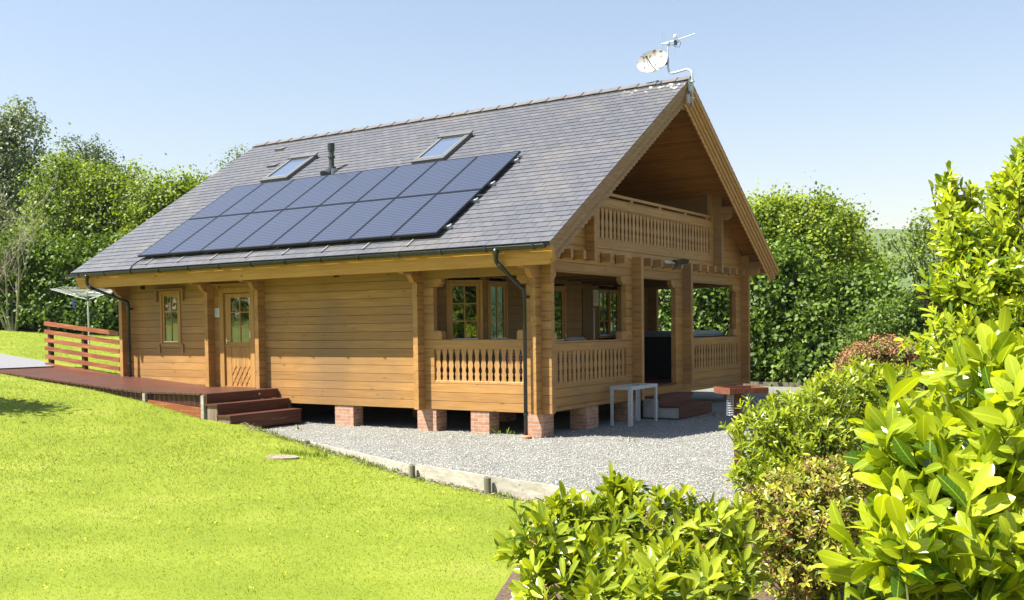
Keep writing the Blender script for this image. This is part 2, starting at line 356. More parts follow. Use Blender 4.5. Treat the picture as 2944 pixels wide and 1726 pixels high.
def np_mesh(name, co, faces, mat, tone=None, luv=None, smooth=False, parent=None):
    off = Vector((0, 0, 0)); p = parent
    while p: off += p.location; p = p.parent
    co = np.asarray(co, np.float32)-np.array(off, np.float32)
    me = bpy.data.meshes.new(name); nf, k = faces.shape
    me.vertices.add(len(co)); me.vertices.foreach_set('co', co.ravel())
    me.loops.add(nf*k); me.loops.foreach_set('vertex_index', faces.astype(np.int32).ravel())
    me.polygons.add(nf); me.polygons.foreach_set('loop_start', np.arange(0, nf*k, k, dtype=np.int32))
    if smooth: me.polygons.foreach_set('use_smooth', np.ones(nf, bool))
    me.materials.append(mat)
    if tone is not None:
        a = me.attributes.new('tone', 'FLOAT', 'FACE'); a.data.foreach_set('value', np.asarray(tone, np.float32))
    if luv is not None:
        a = me.attributes.new('luv', 'FLOAT_VECTOR', 'POINT'); a.data.foreach_set('vector', np.asarray(luv, np.float32).ravel())
    me.update(calc_edges=True)
    o = bpy.data.objects.new(name, me); C.objects.link(o)
    if parent is not None: o.parent = parent
    return o
def m_lawn():
    m, B, L = newmat('lawn_grass'); g = node(m, 'ShaderNodeNewGeometry').outputs['Position']
    a = node(m, 'ShaderNodeTexNoise'); L(g, a.inputs[0]); a.inputs['Scale'].default_value = .8; a.inputs['Detail'].default_value = 5
    b = node(m, 'ShaderNodeTexNoise'); L(g, b.inputs[0]); b.inputs['Scale'].default_value = 38; b.inputs['Detail'].default_value = 5; b.inputs['Roughness'].default_value = .7
    r = ramp(m, [(.3, (.16, .21, .018)), (.55, (.20, .25, .024)), (.78, (.26, .29, .045))]); L(a.outputs[0], r.inputs[0])
    c = mixc(m, .45, r.outputs[0], b.outputs[0], 'OVERLAY')
    L(c, B.inputs['Base Color']); B.inputs['Roughness'].default_value = .8; B.inputs['Specular IOR Level'].default_value = .15
    bp = node(m, 'ShaderNodeBump'); bp.inputs['Strength'].default_value = .5; bp.inputs['Distance'].default_value = .03; L(b.outputs[0], bp.inputs['Height']); L(bp.outputs[0], B.inputs['Normal'])
    return m
M['lawn'] = m_lawn()
lawn = grid_mesh('lawn', axis(-15, 8, .14, 1500), axis(-12, 3, .14, 1500), Hl, M['lawn']); tag(lawn, 'mown bright green lawn sloping up to the left', kind='structure')
# gravel
def m_gravel():
    m, B, L = newmat('grey_gravel'); g = node(m, 'ShaderNodeNewGeometry').outputs['Position']
    v = node(m, 'ShaderNodeTexVoronoi'); L(g, v.inputs[0]); v.inputs['Scale'].default_value = 62
    r = ramp(m, [(0, (.06, .062, .056)), (.35, (.19, .192, .17)), (.7, (.30, .295, .26)), (1, (.42, .405, .36))]); L(v.outputs['Color'], r.inputs[0])
    n = node(m, 'ShaderNodeTexNoise'); L(g, n.inputs[0]); n.inputs['Scale'].default_value = 1.1; n.inputs['Detail'].default_value = 6
    c = mixc(m, .25, r.outputs[0], n.outputs[0], 'OVERLAY')
    L(c, B.inputs['Base Color']); B.inputs['Roughness'].default_value = .9; B.inputs['Specular IOR Level'].default_value = .2
    bp = node(m, 'ShaderNodeBump'); bp.invert = True; bp.inputs['Strength'].default_value = .9; bp.inputs['Distance'].default_value = .02; L(v.outputs['Distance'], bp.inputs['Height']); L(bp.outputs[0], B.inputs['Normal'])
    return m
M['gravel'] = m_gravel()
g = MB(); g.face([(x, y, -.03) for x, y in GP]); tag(g.build('gravel', M['gravel']), 'pale grey gravel around the cabin', kind='structure')
rg = np.random.default_rng(3)
def stones():
    N = 90000; x = rg.uniform(-7, 6.2, N); y = rg.uniform(-5.6, 9, N)
    k = in_gravel(x, y); d = (x-CAM[0])*fwd[0]+(y-CAM[1])*fwd[1]
    k &= rg.uniform(0, 1, N) < np.clip((13./d)**2, .12, 1); k &= ~((x < 0) & (y > .5)); x, y = x[k], y[k]; n = len(x)
    base = np.array([(1, 0, 0), (0, 1, 0), (-1, 0, 0), (0, -1, 0), (0, 0, .8), (0, 0, -.8)], float)
    fc = np.array([(0, 1, 4), (1, 2, 4), (2, 3, 4), (3, 0, 4)])
    s = rg.uniform(.006, .015, n)[:, None, None]; v = base[None]*(1+rg.uniform(-.35, .35, (n, 6, 3)))*s
    a = rg.uniform(0, 6.28, n); ca, sa = np.cos(a)[:, None], np.sin(a)[:, None]
    vx = v[..., 0]*ca-v[..., 1]*sa; vy = v[..., 0]*sa+v[..., 1]*ca
    co = np.stack([vx+x[:, None], vy+y[:, None], v[..., 2]-.025+rg.uniform(0, .012, n)[:, None]], -1).reshape(-1, 3)
    f = (fc[None]+6*np.arange(n)[:, None, None]).reshape(-1, 3)
    t = np.repeat(rg.uniform(0, 1, n), 4)
    m, B, L = newmat('gravel_stone'); a_ = node(m, 'ShaderNodeAttribute', attribute_name='tone'); r = ramp(m, [(0, (.09, .094, .084)), (.6, (.27, .272, .24)), (1, (.45, .435, .39))]); L(a_.outputs['Fac'], r.inputs[0]); L(r.outputs[0], B.inputs['Base Color']); B.inputs['Roughness'].default_value = .85
    o = np_mesh('gravel_stones', co, f, m, tone=t); tag(o, 'loose grey stones lying on top of the gravel yard', 'gravel', kind='stuff')
stones()
# path at the far left, continuing past the ramp
M['path'] = plain('grey_asphalt_path', (.2, .2, .205), .9, var=.15, scale=14, bump=.4)
pm = MB(); pp = [(-13.86, -1.95), (-13.86, -.05), (-15.2, .25), (-17.5, .2), (-22, .2), (-30, 1.0), (-30, -2.2), (-20, -2.2), (-15.5, -2.1)]
cx_, cy_ = -18, -1.0
for i in range(len(pp)):
    a, b = pp[i], pp[(i+1) % len(pp)]
    for k in range(6):
        q0 = (a[0]+(b[0]-a[0])*k/6, a[1]+(b[1]-a[1])*k/6); q1 = (a[0]+(b[0]-a[0])*(k+1)/6, a[1]+(b[1]-a[1])*(k+1)/6)
        for j in range(6):
            def q(pt, t): 
                X_, Y_ = pt[0]+(cx_-pt[0])*t, pt[1]+(cy_-pt[1])*t; return (X_, Y_, float(H(X_, Y_))+.035)
            pm.face([q(q0, j/6), q(q1, j/6), q(q1, (j+1)/6), q(q0, (j+1)/6)])
tag(pm.build('path', M['path']), 'grey path leading on from the ramp', kind='structure')
# soil bed at the right
M['soil'] = plain('bark_mulch_soil', (.11, .07, .045), .95, var=.55, scale=34, bump=1.)
BX = [(4.1, -5.32), (5.7, -5.62), (6.15, -4.6), (6.05, -2.5), (5.65, 2), (5.35, 8), (4.9, 15.2), (14, 15.2), (16, -4), (16, -20), (9.8, -20), (7.6, -12.6), (6.2, -10.6), (5.0, -9.0), (4.2, -7.2)]
sb = MB()
for i in range(len(BX)):
    a, b = BX[i], BX[(i+1) % len(BX)]
    for k in range(8):
        q0 = (a[0]+(b[0]-a[0])*k/8, a[1]+(b[1]-a[1])*k/8); q1 = (a[0]+(b[0]-a[0])*(k+1)/8, a[1]+(b[1]-a[1])*(k+1)/8)
        for j in range(12):
            def q(pt, t):
                X_, Y_ = pt[0]+(9-pt[0])*t, pt[1]+(-5-pt[1])*t; return (X_, Y_, max(float(H(X_, Y_)), -.1 if Y_ > -5 else -9)+.03)
            sb.face([q(q0, j/12), q(q1, j/12), q(q1, (j+1)/12), q(q0, (j+1)/12)])
tag(sb.build('planting_bed', M['soil']), 'brown mulched planting bed under the shrubs', kind='structure')
# distant hill with fields and woods
def m_hill():
    m, B, L = newmat('hill_fields'); g = node(m, 'ShaderNodeNewGeometry').outputs['Position']
    v = node(m, 'ShaderNodeTexVoronoi'); L(g, v.inputs[0]); v.inputs['Scale'].default_value = .0065
    r = ramp(m, [(0, (.10, .14, .045)), (.4, (.16, .19, .07)), (.7, (.2, .2, .1)), (1, (.09, .12, .04))], 'CONSTANT'); L(v.outputs['Color'], r.inputs[0])
    n = node(m, 'ShaderNodeTexNoise'); L(g, n.inputs[0]); n.inputs['Scale'].default_value = .02; n.inputs['Detail'].default_value = 8
    c = mixc(m, .5, r.outputs[0], n.outputs[0], 'OVERLAY'); L(c, B.inputs['Base Color']); B.inputs['Roughness'].default_value = .95; B.inputs['Specular IOR Level'].default_value = .05
    return m
def hz(x, y):
    d = np.hypot(x, y); t = np.clip((d-420)/700, 0, 1); t = t*t*(3-2*t)
    an = np.arctan2(x, y)
    return -14+t*(112+6*np.sin(an*7+1)+3*np.sin(an*19)+1.5*np.sin(an*53+2))
an = np.linspace(-.55, .95, 150); rr = np.linspace(350, 1400, 60); A_, R_ = np.meshgrid(an, rr)
hx, hy = R_*np.sin(A_), R_*np.cos(A_); hzz = hz(hx, hy); co = np.stack([hx, hy, hzz], -1).reshape(-1, 3)
ii = (np.arange(149)[None, :]+np.arange(59)[:, None]*150).ravel(); hill = np_mesh('hills', co, np.stack([ii, ii+1, ii+151, ii+150], -1), m_hill(), smooth=True)
tag(hill, 'distant green hillside with fields', kind='structure')

# woods on the hillside: rounded tree crowns in belts and patches
def woods():
    rg2 = np.random.default_rng(17); N = 26000; a = rg2.uniform(.10, .62, N); r = rg2.uniform(560, 1250, N); x, y = r*np.sin(a), r*np.cos(a)
    f = np.sin(x*.021+2*np.sin(y*.011))*np.sin(y*.017+1.7*np.sin(x*.013)); row = np.abs(np.sin(x*.03+y*.012)) < .05; crest = (r > 1085) & (r < 1200) & (rg2.uniform(0, 1, N) < .7)
    k = (f > .30) | row | crest | ((r < 860) & (f > -.35)); x, y = x[k], y[k]; n = len(x); z = hz(x, y)
    base = np.array([(0, 0, 1), (.9, 0, .35), (.28, .86, .35), (-.73, .53, .35), (-.73, -.53, .35), (.28, -.86, .35), (.5, 0, -.5), (-.4, .4, -.5), (-.4, -.4, -.5)])
    fc = np.array([(0, 1, 2), (0, 2, 3), (0, 3, 4), (0, 4, 5), (0, 5, 1), (1, 6, 2), (2, 6, 7), (2, 7, 3), (3, 7, 8), (3, 8, 4), (4, 8, 5), (5, 8, 6), (5, 6, 1)])
    s_ = rg2.uniform(3, 6.5, n)[:, None, None]; v = base[None]*s_*rg2.uniform(.8, 1.2, (n, 9, 3)); co = v+np.stack([x, y, z+2], -1)[:, None, :]
    f_ = (fc[None]+9*np.arange(n)[:, None, None]).reshape(-1, 3)
    o = np_mesh('woodland', co.reshape(-1, 3), f_, m_leaf('leaf_woodland', (.02, .04, .012), (.06, .10, .03), gloss=.8, trans=.05, spec=.1), tone=np.repeat(rg2.uniform(0, 1, n), 13)); tag(o, 'belts of woodland on the distant hillside', kind='stuff')
woods()
# thin summer haze between here and the hill
hb_ = MB(); hb_.box(-460, 900, -60, 1450, -60, 190, 0); hzo = hb_.build('haze', M['lawn']); tag(hzo, 'thin summer haze in front of the hill', kind='stuff')
hm = bpy.data.materials.new('haze'); hm.use_nodes = True; hm.node_tree.nodes.clear(); ho = hm.node_tree.nodes.new('ShaderNodeOutputMaterial'); hv = hm.node_tree.nodes.new('ShaderNodeVolumePrincipled')
hv.inputs['Density'].default_value = .00016; hv.inputs['Color'].default_value = (.82, .9, 1, 1); hv.inputs['Anisotropy'].default_value = .2; hm.node_tree.links.new(hv.outputs[0], ho.inputs['Volume'])
hzo.data.materials.clear(); hzo.data.materials.append(hm)
# ---------------------------------------------------------------- the house
CH, T, ZB, W, L0 = .16, .11, .38, 9.787, -11.16
YE, ZE, ZR, OX, OB = -.827, 3.247, 6.965, .655, -12.09
SLP = (ZR-ZE)/(W/2-YE); TH = math.atan(SLP); SL = math.hypot(W/2-YE, ZR-ZE)
house = thing('log_cabin', 'two-storey honey-brown log cabin with grey slate roof on brick piers', 'house', (-5.5, 4.9, 0))
def ztop(y): return ZE+(y-YE)*SLP if y < W/2 else ZE+(W-YE-y)*SLP
def zund(y): return ztop(y)-.17
def log_wall(mb, p0, p1, n, t, z0, z1, half=False, openings=(), clip=None, ch=.006):
    """courses of logs from p0 to p1 (xy); thickness t goes to -n side; openings (s0,s1,z0,z1); clip(zmid)->(s0,s1)"""
    p0 = Vector((p0[0], p0[1], 0)); p1 = Vector((p1[0], p1[1], 0)); d = (p1-p0); LL = d.length; d.normalize(); n = Vector((n[0], n[1], 0)).normalized()
    zs = [z0]; z = ZB+(CH/2 if half else CH)
    while z <= z0+.02: z += CH
    while z < z1-.02: zs.append(z); z += CH
    zs.append(z1)
    for a, b in zip(zs[:-1], zs[1:]):
        cuts = sorted({a, b, *[q for o in openings for q in (o[2], o[3]) if a+.004 < q < b-.004]})
        tone = RN.random()
        for u, v in zip(cuts[:-1], cuts[1:]):
            mid = (u+v)/2; s0, s1 = (0, LL) if clip is None else clip(u if clip else mid, LL)
            if s1-s0 < .02: continue
            segs = [(s0, s1)]
            for o in openings:
                if o[2] <= mid <= o[3]:
                    ns = []
                    for q0, q1 in segs:
                        if o[1] <= q0 or o[0] >= q1: ns.append((q0, q1)); continue
                        if o[0] > q0+.01: ns.append((q0, o[0]))
                        if o[1] < q1-.01: ns.append((o[1], q1))
                    segs = ns
            cb = ch if u == a else 0; ct = ch if v == b else 0
            for q0, q1 in segs:
                prof = [(0, u+cb), (-cb, u+cb*.5), (-cb*3, u+cb*.5), (-cb*3-.001, u), (-t+cb*3+.001, u), (-t+cb*3, u+cb*.5), (-t+cb, u+cb*.5), (-t, u+cb), (-t, v-ct), (-t+ct, v-ct*.5), (-t+ct*3, v-ct*.5), (-t+ct*3+.001, v), (-ct*3-.001, v), (-ct*3, v-ct*.5), (-ct, v-ct*.5), (0, v-ct)] if cb or ct else [(0, u), (-t, u), (-t, v), (0, v)]
                pr = []
                for e in prof:
                    if not pr or e != pr[-1]: pr.append(e)
                mb.solid([p0+d*q0+n*e[0]+Vector((0, 0, e[1])) for e in pr], [p0+d*q1+n*e[0]+Vector((0, 0, e[1])) for e in pr], tone)
# ---- long wall facing the lawn
lw = MB(); wx = lambda x: x-(L0-.20)
log_wall(lw, (L0-.20, 0), (.20, 0), (0, -1), T, ZB, 3.60, False,
         [(wx(-9.98), wx(-9.37), 1.58, 2.74), (wx(-7.98), wx(-7.06), .60, 2.70), (wx(-2.31), wx(-.30), .87, 1.50), (wx(-2.31), wx(-.30), 1.665, 2.78)])
lw.build('wall', M['logx'], house, 'long log wall facing the lawn')
# far long wall with its porch opening
fw = MB(); log_wall(fw, (L0-.20, W-T), (.20, W-T), (0, -1), T, ZB+.002, 3.60, False, [(wx(-2.31), wx(-.30), .9, 1.44), (wx(-2.31), wx(-.30), 1.60, 2.82)])
fw.build('wall', M['logx'], house)
# ---- gable wall (front) : s = y + .187
def gclip(z, LL):
    y0 = (z-.0-ZE+.17)/SLP+YE; y0 = max(-.187, y0); return (y0+.187, LL-(y0+.187)) if y0 > -.187 else (0, LL)
gw = MB(); sy = lambda y: y+.187
log_wall(gw, (0, -.187), (0, W+.187), (1, 0), T, ZB-.002, 6.75, True,
         [(sy(.46), sy(3.23), .86, 1.45), (sy(.34), sy(3.25), 1.61, 2.84), (sy(3.63), sy(5.65), .60, 2.84), (sy(6.30), sy(9.44), .86, 1.42), (sy(6.14), sy(9.32), 1.585, 2.84),
          (sy(2.09), sy(7.63), 3.52, 4.13), (sy(1.68), sy(7.75), 4.32, 9)], gclip)
# beams above openings are laid at full course, plus lowest board
gw.build('wall', M['logy'], house, 'gable wall with porch openings and balcony')
# rear gable, inner cross walls (stubs that stick out of the long wall)
rw = MB()
log_wall(rw, (L0, -.187), (L0, W+.187), (1, 0), T, ZB-.002, 6.75, True, [], gclip)
rw.build('wall', M['logy'], house)
for xs in (-8.24, -6.70, -2.54):
    ops = [] if xs != -2.54 else [(4.0, 9.6, .3, 2.9)]
    cw = MB(); log_wall(cw, (xs, -.187), (xs, 1.2 if xs != -2.54 else .3), (1, 0), T, ZB-.002 if xs == -2.54 else .5, 3.45, True)
    cw.build('cross_wall', M['logy'], house)
# porch posts and balcony posts (log ends towards the front)
pw = MB()
for y1 in (3.63, 6.14):
    pw = MB(); log_wall(pw, (-.1, y1), (.203, y1), (0, 1), T, ZB+(.0 if y1 < 5 else .18), 3.24); pw.build('post', M['logx'], house)
for y1 in (1.68, 7.98):
    zt = zund(y1-.05 if y1 < 5 else y1)
    pw = MB(); log_wall(pw, (-2.6, y1), (.203, y1), (0, 1), T, 3.08, zt+.12); pw.build('post', M['logx'], house)
jb = MB()
for y1 in (.79, 1.25, 2.29, 2.88, 4.06, 4.58, 5.09, 5.61, 6.62, 7.07, 7.53, 8.46, 8.92, 9.42):
    e = MB(); e.box(-.05, .203, y1-.095, y1, 3.085, 3.24); e.build('joist_end', M['logx'], house)
    jb = MB(); jb.box(.0005, .010, y1-.108, y1-.095, 3.065, 3.26, .5); jb.build('joist_gap', M['dark'], house)
e = MB(); e.prism([(-.05, 3.085), (.40, 3.085), (.46, 3.16), (.46, 3.24), (-.05, 3.24)], lambda u, v, w_: (u, w_, v), W-.113, W+.003); e.build('joist_end', M['logx'], house, 'corner log end with chamfered tip')
# purlins under the right-hand overhang
e = MB(); e.prism([(-.05, 3.26), (.42, 3.26), (.50, 3.33), (.50, 3.42), (-.05, 3.42)], lambda u, v, w_: (u, w_, v), W-.05, W+.22); e.build('purlin', M['logx'], house)
yq = 7.98
e = MB(); e.prism([(-.05, 4.32), (.30, 4.32), (.40, 4.38), (.42, 4.47), (-.05, 4.47)], lambda u, v, w_: (u, w_, v), yq-.114, yq+.02); e.prism([(-.05, 4.475), (.42, 4.475), (.50, 4.55), (.50, 4.63), (-.05, 4.63)], lambda u, v, w_: (u, w_, v), yq-.14, yq+.10); e.build('purlin', M['logx'], house)
e = MB(); yq = 1.68; e.prism([(-.05, 4.475), (.42, 4.475), (.50, 4.55), (.50, 4.63), (-.05, 4.63)], lambda u, v, w_: (u, w_, v), yq-.17, yq+.04); e.build('purlin', M['logx'], house)
e = MB(); e.beam((.45, 3.35, 5.9), (.45, 3.35, 5.58), .05, .03); e.build('hanging_batten', M['barge'], house)
# brackets (corbels) and rail caps at the openings
def corb(x0, x1, y0, y1, z0, z1, dx, dy):
    cb = MB(); corb_(cb, x0, x1, y0, y1, z0, z1, dx, dy); cb.build('bracket', M['logy'], house)
def corb_(cb, x0, x1, y0, y1, z0, z1, dx, dy):
    """small shaped block, stepped chamfer at the tip away from the post"""
    if dx:
        a = (x0, x1) if dx > 0 else (x1, x0); s_ = (a[1]-a[0])
        cb.prism([(a[0], z0), (a[0]+s_*.62, z0), (a[0]+s_*.8, z0+(z1-z0)*.35), (a[1], z0+(z1-z0)*.45), (a[1], z1), (a[0], z1)], lambda u, v, w_: (u, w_, v), y0, y1)
    else:
        a = (y0, y1) if dy > 0 else (y1, y0); s_ = (a[1]-a[0])
        cb.prism([(a[0], z0), (a[0]+s_*.62, z0), (a[0]+s_*.8, z0+(z1-z0)*.35), (a[1], z0+(z1-z0)*.45), (a[1], z1), (a[0], z1)], lambda u, v, w_: (w_, u, v), x0, x1)
corb(-2.309, -2.12, .002, T-.002, 2.63, 2.778, 1, 0); corb(-.49, -.302, .002, T-.002, 2.63, 2.778, -1, 0)
for ya, yb, s_ in ((3.04, 3.248, -1), (5.44, 5.648, -1), (9.12, 9.318, -1), (.342, .52, 1), (3.635, 3.8, 1), (6.142, 6.33, 1)): corb(-T+.002, -.002, ya, yb, 2.69, 2.838, 0, s_)
for x0, x1 in ((-2.54, -2.12), (-.49, -.05)): cb = MB(); cb.prism([(x0, 1.667), (x1, 1.667), (x1, 1.79), (x1-.03, 1.825), (x0+.03, 1.825), (x0, 1.79)], lambda u, v, w_: (u, w_, v), -.012, T+.012); cb.build('rail_cap', M['logx'], house)
for ya, yb in ((3.02, 3.46), (.12, .5), (9.12, 9.6), (6.14, 6.4)): cb = MB(); cb.prism([(ya, 1.60), (yb, 1.60), (yb, 1.73), (yb-.03, 1.765), (ya+.03, 1.765), (ya, 1.73)], lambda u, v, w_: (w_, u, v), -T-.012, .012); cb.build('rail_cap', M['logy'], house)
# eave corbels carrying the glulam, along the long side
for xs in (0, -2.54, -6.70, -8.24, L0+.0):
    ec = MB(); ec.prism([(-.18, 2.70), (-.26, 2.72), (-.33, 2.80), (-.36, 2.86), (-.18, 2.86)], lambda u, v, w_: (w_, u, v), xs-T+.002, xs-.002)
    ec.prism([(-.18, 2.862), (-.55, 2.862), (-.62, 2.90), (-.70, 3.0), (-.70, 3.1), (-.18, 3.1)], lambda u, v, w_: (w_, u, v), xs-T+.002, xs-.002)
    ec.build('bracket', M['logy'], house)
eb = MB(); eb.prism([(-11.85, 2.885), (.60, 2.885), (.66, 2.93), (.685, 3.0), (.66, 3.18), (-12.02, 3.18), (-12.0, 3.06)], lambda u, v, w_: (u, w_, v), -.768, -.66, .5); eb.build('eave_beam', M['eave'], house)
# ---- balustrades
GAPS = [(0, .034), (.07, .034), (.14, .055), (.21, .07), (.28, .078), (.36, .066), (.43, .047), (.50, .032), (.56, .045), (.62, .07), (.67, .076), (.72, .062), (.76, .036), (.80, .046), (.86, .063), (.91, .05), (.945, .046), (.95, .034), (1, .034)]
def balustrade(name, n, L_, z0, z1, place, label=None, th=-.018):
    """place(s, off, z) -> world point; s along, off outward"""
    root = bpy.data.objects.new('balustrade', None); C.objects.link(root); root.parent = house; root['label'] = label
    pitch = L_/n; k = pitch/.147
    proto = None
    for i in range(n):
        c = (i+.5)*pitch; left = []; 
        for t, gp in GAPS: left.append((-(pitch-gp*k)/2, z1-(z1-z0)*t))
        poly = left+[(-u, v) for u, v in reversed(left)]
        b = MB(); b.prism(poly, lambda u, v, w_: place(c+u, w_, v), -.0, th)
        o = b.build('baluster', M['bal'], house); o.parent = root
    b = MB(); 
    b.prism([(.0, z1-.005), (.018, z1-.005), (.018, z1+.03), (.0, z1+.03)], lambda u, v, w_: place(w_, u+.001, v), -.02, L_+.02)
    b.prism([(.0, z0-.055), (.022, z0-.055), (.022, z0+.0), (.008, z0+.01), (.0, z0+.01)], lambda u, v, w_: place(w_, u+.001, v), -.02, L_+.02)
    o = b.build('rail_moulding', M['bal'], house); o.parent = root
    return root
M['bal'] = wood('baluster_timber', 2, (.30, .155, .05), (.40, .22, .08), (.47, .28, .115), knots=.15, bump=.1)
balustrade('b', 14, 2.01, .905, 1.49, lambda s, o, z: (-2.31+s, -o-.0+.03, z), 'sunlit fretwork balusters beside the corner downpipe')
balustrade('b', 17, 2.77, .87, 1.435, lambda s, o, z: (o-.03, .46+s, z), 'fretwork balusters behind the metal frame')
balustrade('b', 19, 3.14, .87, 1.41, lambda s, o, z: (o-.03, 6.30+s, z), 'fretwork balusters right of the porch steps')
balustrade('b', 33, 5.54, 3.535, 4.12, lambda s, o, z: (o-.03, 2.09+s, z), 'balcony fretwork balusters')
balustrade('b', 13, 2.01, .92, 1.42, lambda s, o, z: (-2.31+s, o+W-.08, z), 'balusters on the far side of the porch')
hr = MB(); hr.box(-.10, -.02, 1.69, 7.74, 4.375, 4.43, .6)
for yb in (2.2, 3.6, 4.95, 6.3, 7.55): hr.box(-.09, -.03, yb-.06, yb+.06, 4.318, 4.377, .5)
hr.build('handrail', M['logy'], house, 'thin top rail of the balcony')
# ---- roof
nrm = Vector((0, -math.sin(TH), math.cos(TH)))
def rp(x, s, off=0., side=0):
    y = YE+s*math.cos(TH)-off*math.sin(TH); z = ZE+s*math.sin(TH)+off*math.cos(TH)
    return Vector((x, y if side == 0 else W-y, z))
roof = bpy.data.objects.new('roof', None); C.objects.link(roof); roof.parent = house
for side in (0, 1):
    b = MB(); NR = 38; ex = SL/NR; wd = .262
    for r_ in range(NR):
        s0 = r_*ex; x = OB-(wd/2 if r_ % 2 else 0)
        while x < OX+.02:
            xa, xb = max(x, OB)+.0038, min(x+wd, OX+.042)-.0038; x += wd
            if xb-xa < .03: continue
            j = RN.uniform(-.003, .003); k = RN.uniform(0, .0035)
            lo, hi = s0-.014+j, min(s0+ex+.02, SL-.01)
            A = [rp(xa, lo, .006+k, side), rp(xb, lo, .006+k, side), rp(xb, hi, -.005, side), rp(xa, hi, -.005, side)]
            Bq = [rp(xa, lo, -.005+k, side), rp(xb, lo, -.005+k, side), rp(xb, hi, -.012, side), rp(xa, hi, -.012, side)]
            b.solid(Bq, A, min(1, max(0, RN.gauss(.5, .22))))
    b.build('slates', M['slate'], house).parent = roof
    b = MB(); b.solid([rp(OB+.01, 0, -.022, side), rp(OX-.01, 0, -.022, side), rp(OX-.01, SL-.02, -.022, side), rp(OB+.01, SL-.02, -.022, side)],
                      [rp(OB+.01, .02, -.10, side), rp(OX-.01, .02, -.10, side), rp(OX-.01, SL-.05, -.10, side), rp(OB+.01, SL-.05, -.10, side)], .5)
    b.build('roof_deck', M['lead'], house).parent = roof
    b = MB(); s_ = .03; bw = .098
    while s_+bw < SL-.06:
        tn = RN.random(); pf = [(s_+.004, -.102), (s_+bw-.004, -.102), (s_+bw-.004, -.114), (s_+bw-.012, -.124), (s_+.012, -.124), (s_+.004, -.114)]
        b.solid([rp(OB+.03, u, v, side) for u, v in pf], [rp(OX-.11, u, v, side) for u, v in pf], tn); s_ += bw
    b.build('soffit', M['soffit'], house).parent = roof
b = MB(); x = OB
while x < OX-.05:
    x1 = min(x+.445, OX+.01); tn = RN.random()
    for side in (0, 1):
        q = [(x-.0, SL-.16, .012), (x1+.05, SL-.16, .012), (x1+.05, SL+.012, .012), (x, SL+.012, .012)]
        b.solid([rp(p, s, o+.006+(.012 if i in (1, 2) else 0), side) for i, (p, s, o) in enumerate(q)], [rp(p, s, o+.022+(.012 if i in (1, 2) else 0), side) for i, (p, s, o) in enumerate(q)], tn)
        q = [(x1-.0, SL-.175, 0), (x1+.055, SL-.175, 0), (x1+.055, SL+.022, 0), (x1, SL+.022, 0)]
        if x1 < OX-.1: b.solid([rp(p, s, .01, side) for p, s, o in q], [rp(p, s, .052, side) for p, s, o in q], tn*.6)
    x = x1
b.build('ridge_tiles', M['ridge'], house).parent = roof
# bargeboards: five lapped strips stepping outwards, the lowest scalloped
for side in (0, 1):
    bb = bpy.data.objects.new('bargeboard', None); C.objects.link(bb); bb.parent = house
    for k in range(5):
        d0 = -.012-.088*k; d1 = d0-.088; x0 = OX+.022-.030*k; b = MB(); tn = RN.random()
        e0 = .005+.024*k
        if k < 4:
            pf = [(x0-.02, d0+.006), (x0+.010, d0+.006), (x0+.012, d1+.004), (x0+.004, d1-.002), (x0-.02, d1-.002)]
            b.solid([rp(u, e0, v, side) for u, v in pf], [rp(u, SL+v*SLP, v, side) for u, v in pf], tn)
        else:
            n_ = 46; s0, s1 = e0, SL+(d0-.02)*SLP; top = []; bot = []
            for i in range(n_*4+1):
                s_ = s0+(s1-s0)*i/(n_*4); bot.append((s_, d1+.028-.036*abs(math.sin(math.pi*i/4))**.7))
            poly = [(s0, d0)]+bot+[(s1, d0)]
            b.solid([rp(x0-.018, u, v, side) for u, v in poly], [rp(x0+.010, u, v, side) for u, v in poly], tn)
        o = b.build('strip', M['barge'] if side == 0 else M['bargein'], house); o.parent = bb
    b = MB(); b.solid([rp(OX-.14, .02, -.14, side), rp(OX-.14, SL, -.14, side), rp(OX-.14, SL-.3, -.39, side), rp(OX-.14, .12, -.39, side)],
                      [rp(OX-.12, .02, -.14, side), rp(OX-.12, SL, -.14, side), rp(OX-.12, SL-.3, -.39, side), rp(OX-.12, .12, -.39, side)])
    b.build('backing_board', M['barge'], house).parent = bb
b = MB(); b.box(OX-.16, OX-.125, W/2-.14, W/2+.14, ZR-.62, ZR-.2); b.build('apex_board', M['barge'], house)
for side in (0, 1):  # rear verge
    b = MB(); b.solid([rp(OB-.0, .0, -.016, side), rp(OB, SL, -.016, side), rp(OB, SL-.18, -.30, side), rp(OB, .10, -.30, side)],
                      [rp(OB+.03, .0, -.016, side), rp(OB+.03, SL, -.016, side), rp(OB+.03, SL-.18, -.30, side), rp(OB+.03, .10, -.30, side)])
    b.build('bargeboard', M['barge'], house)
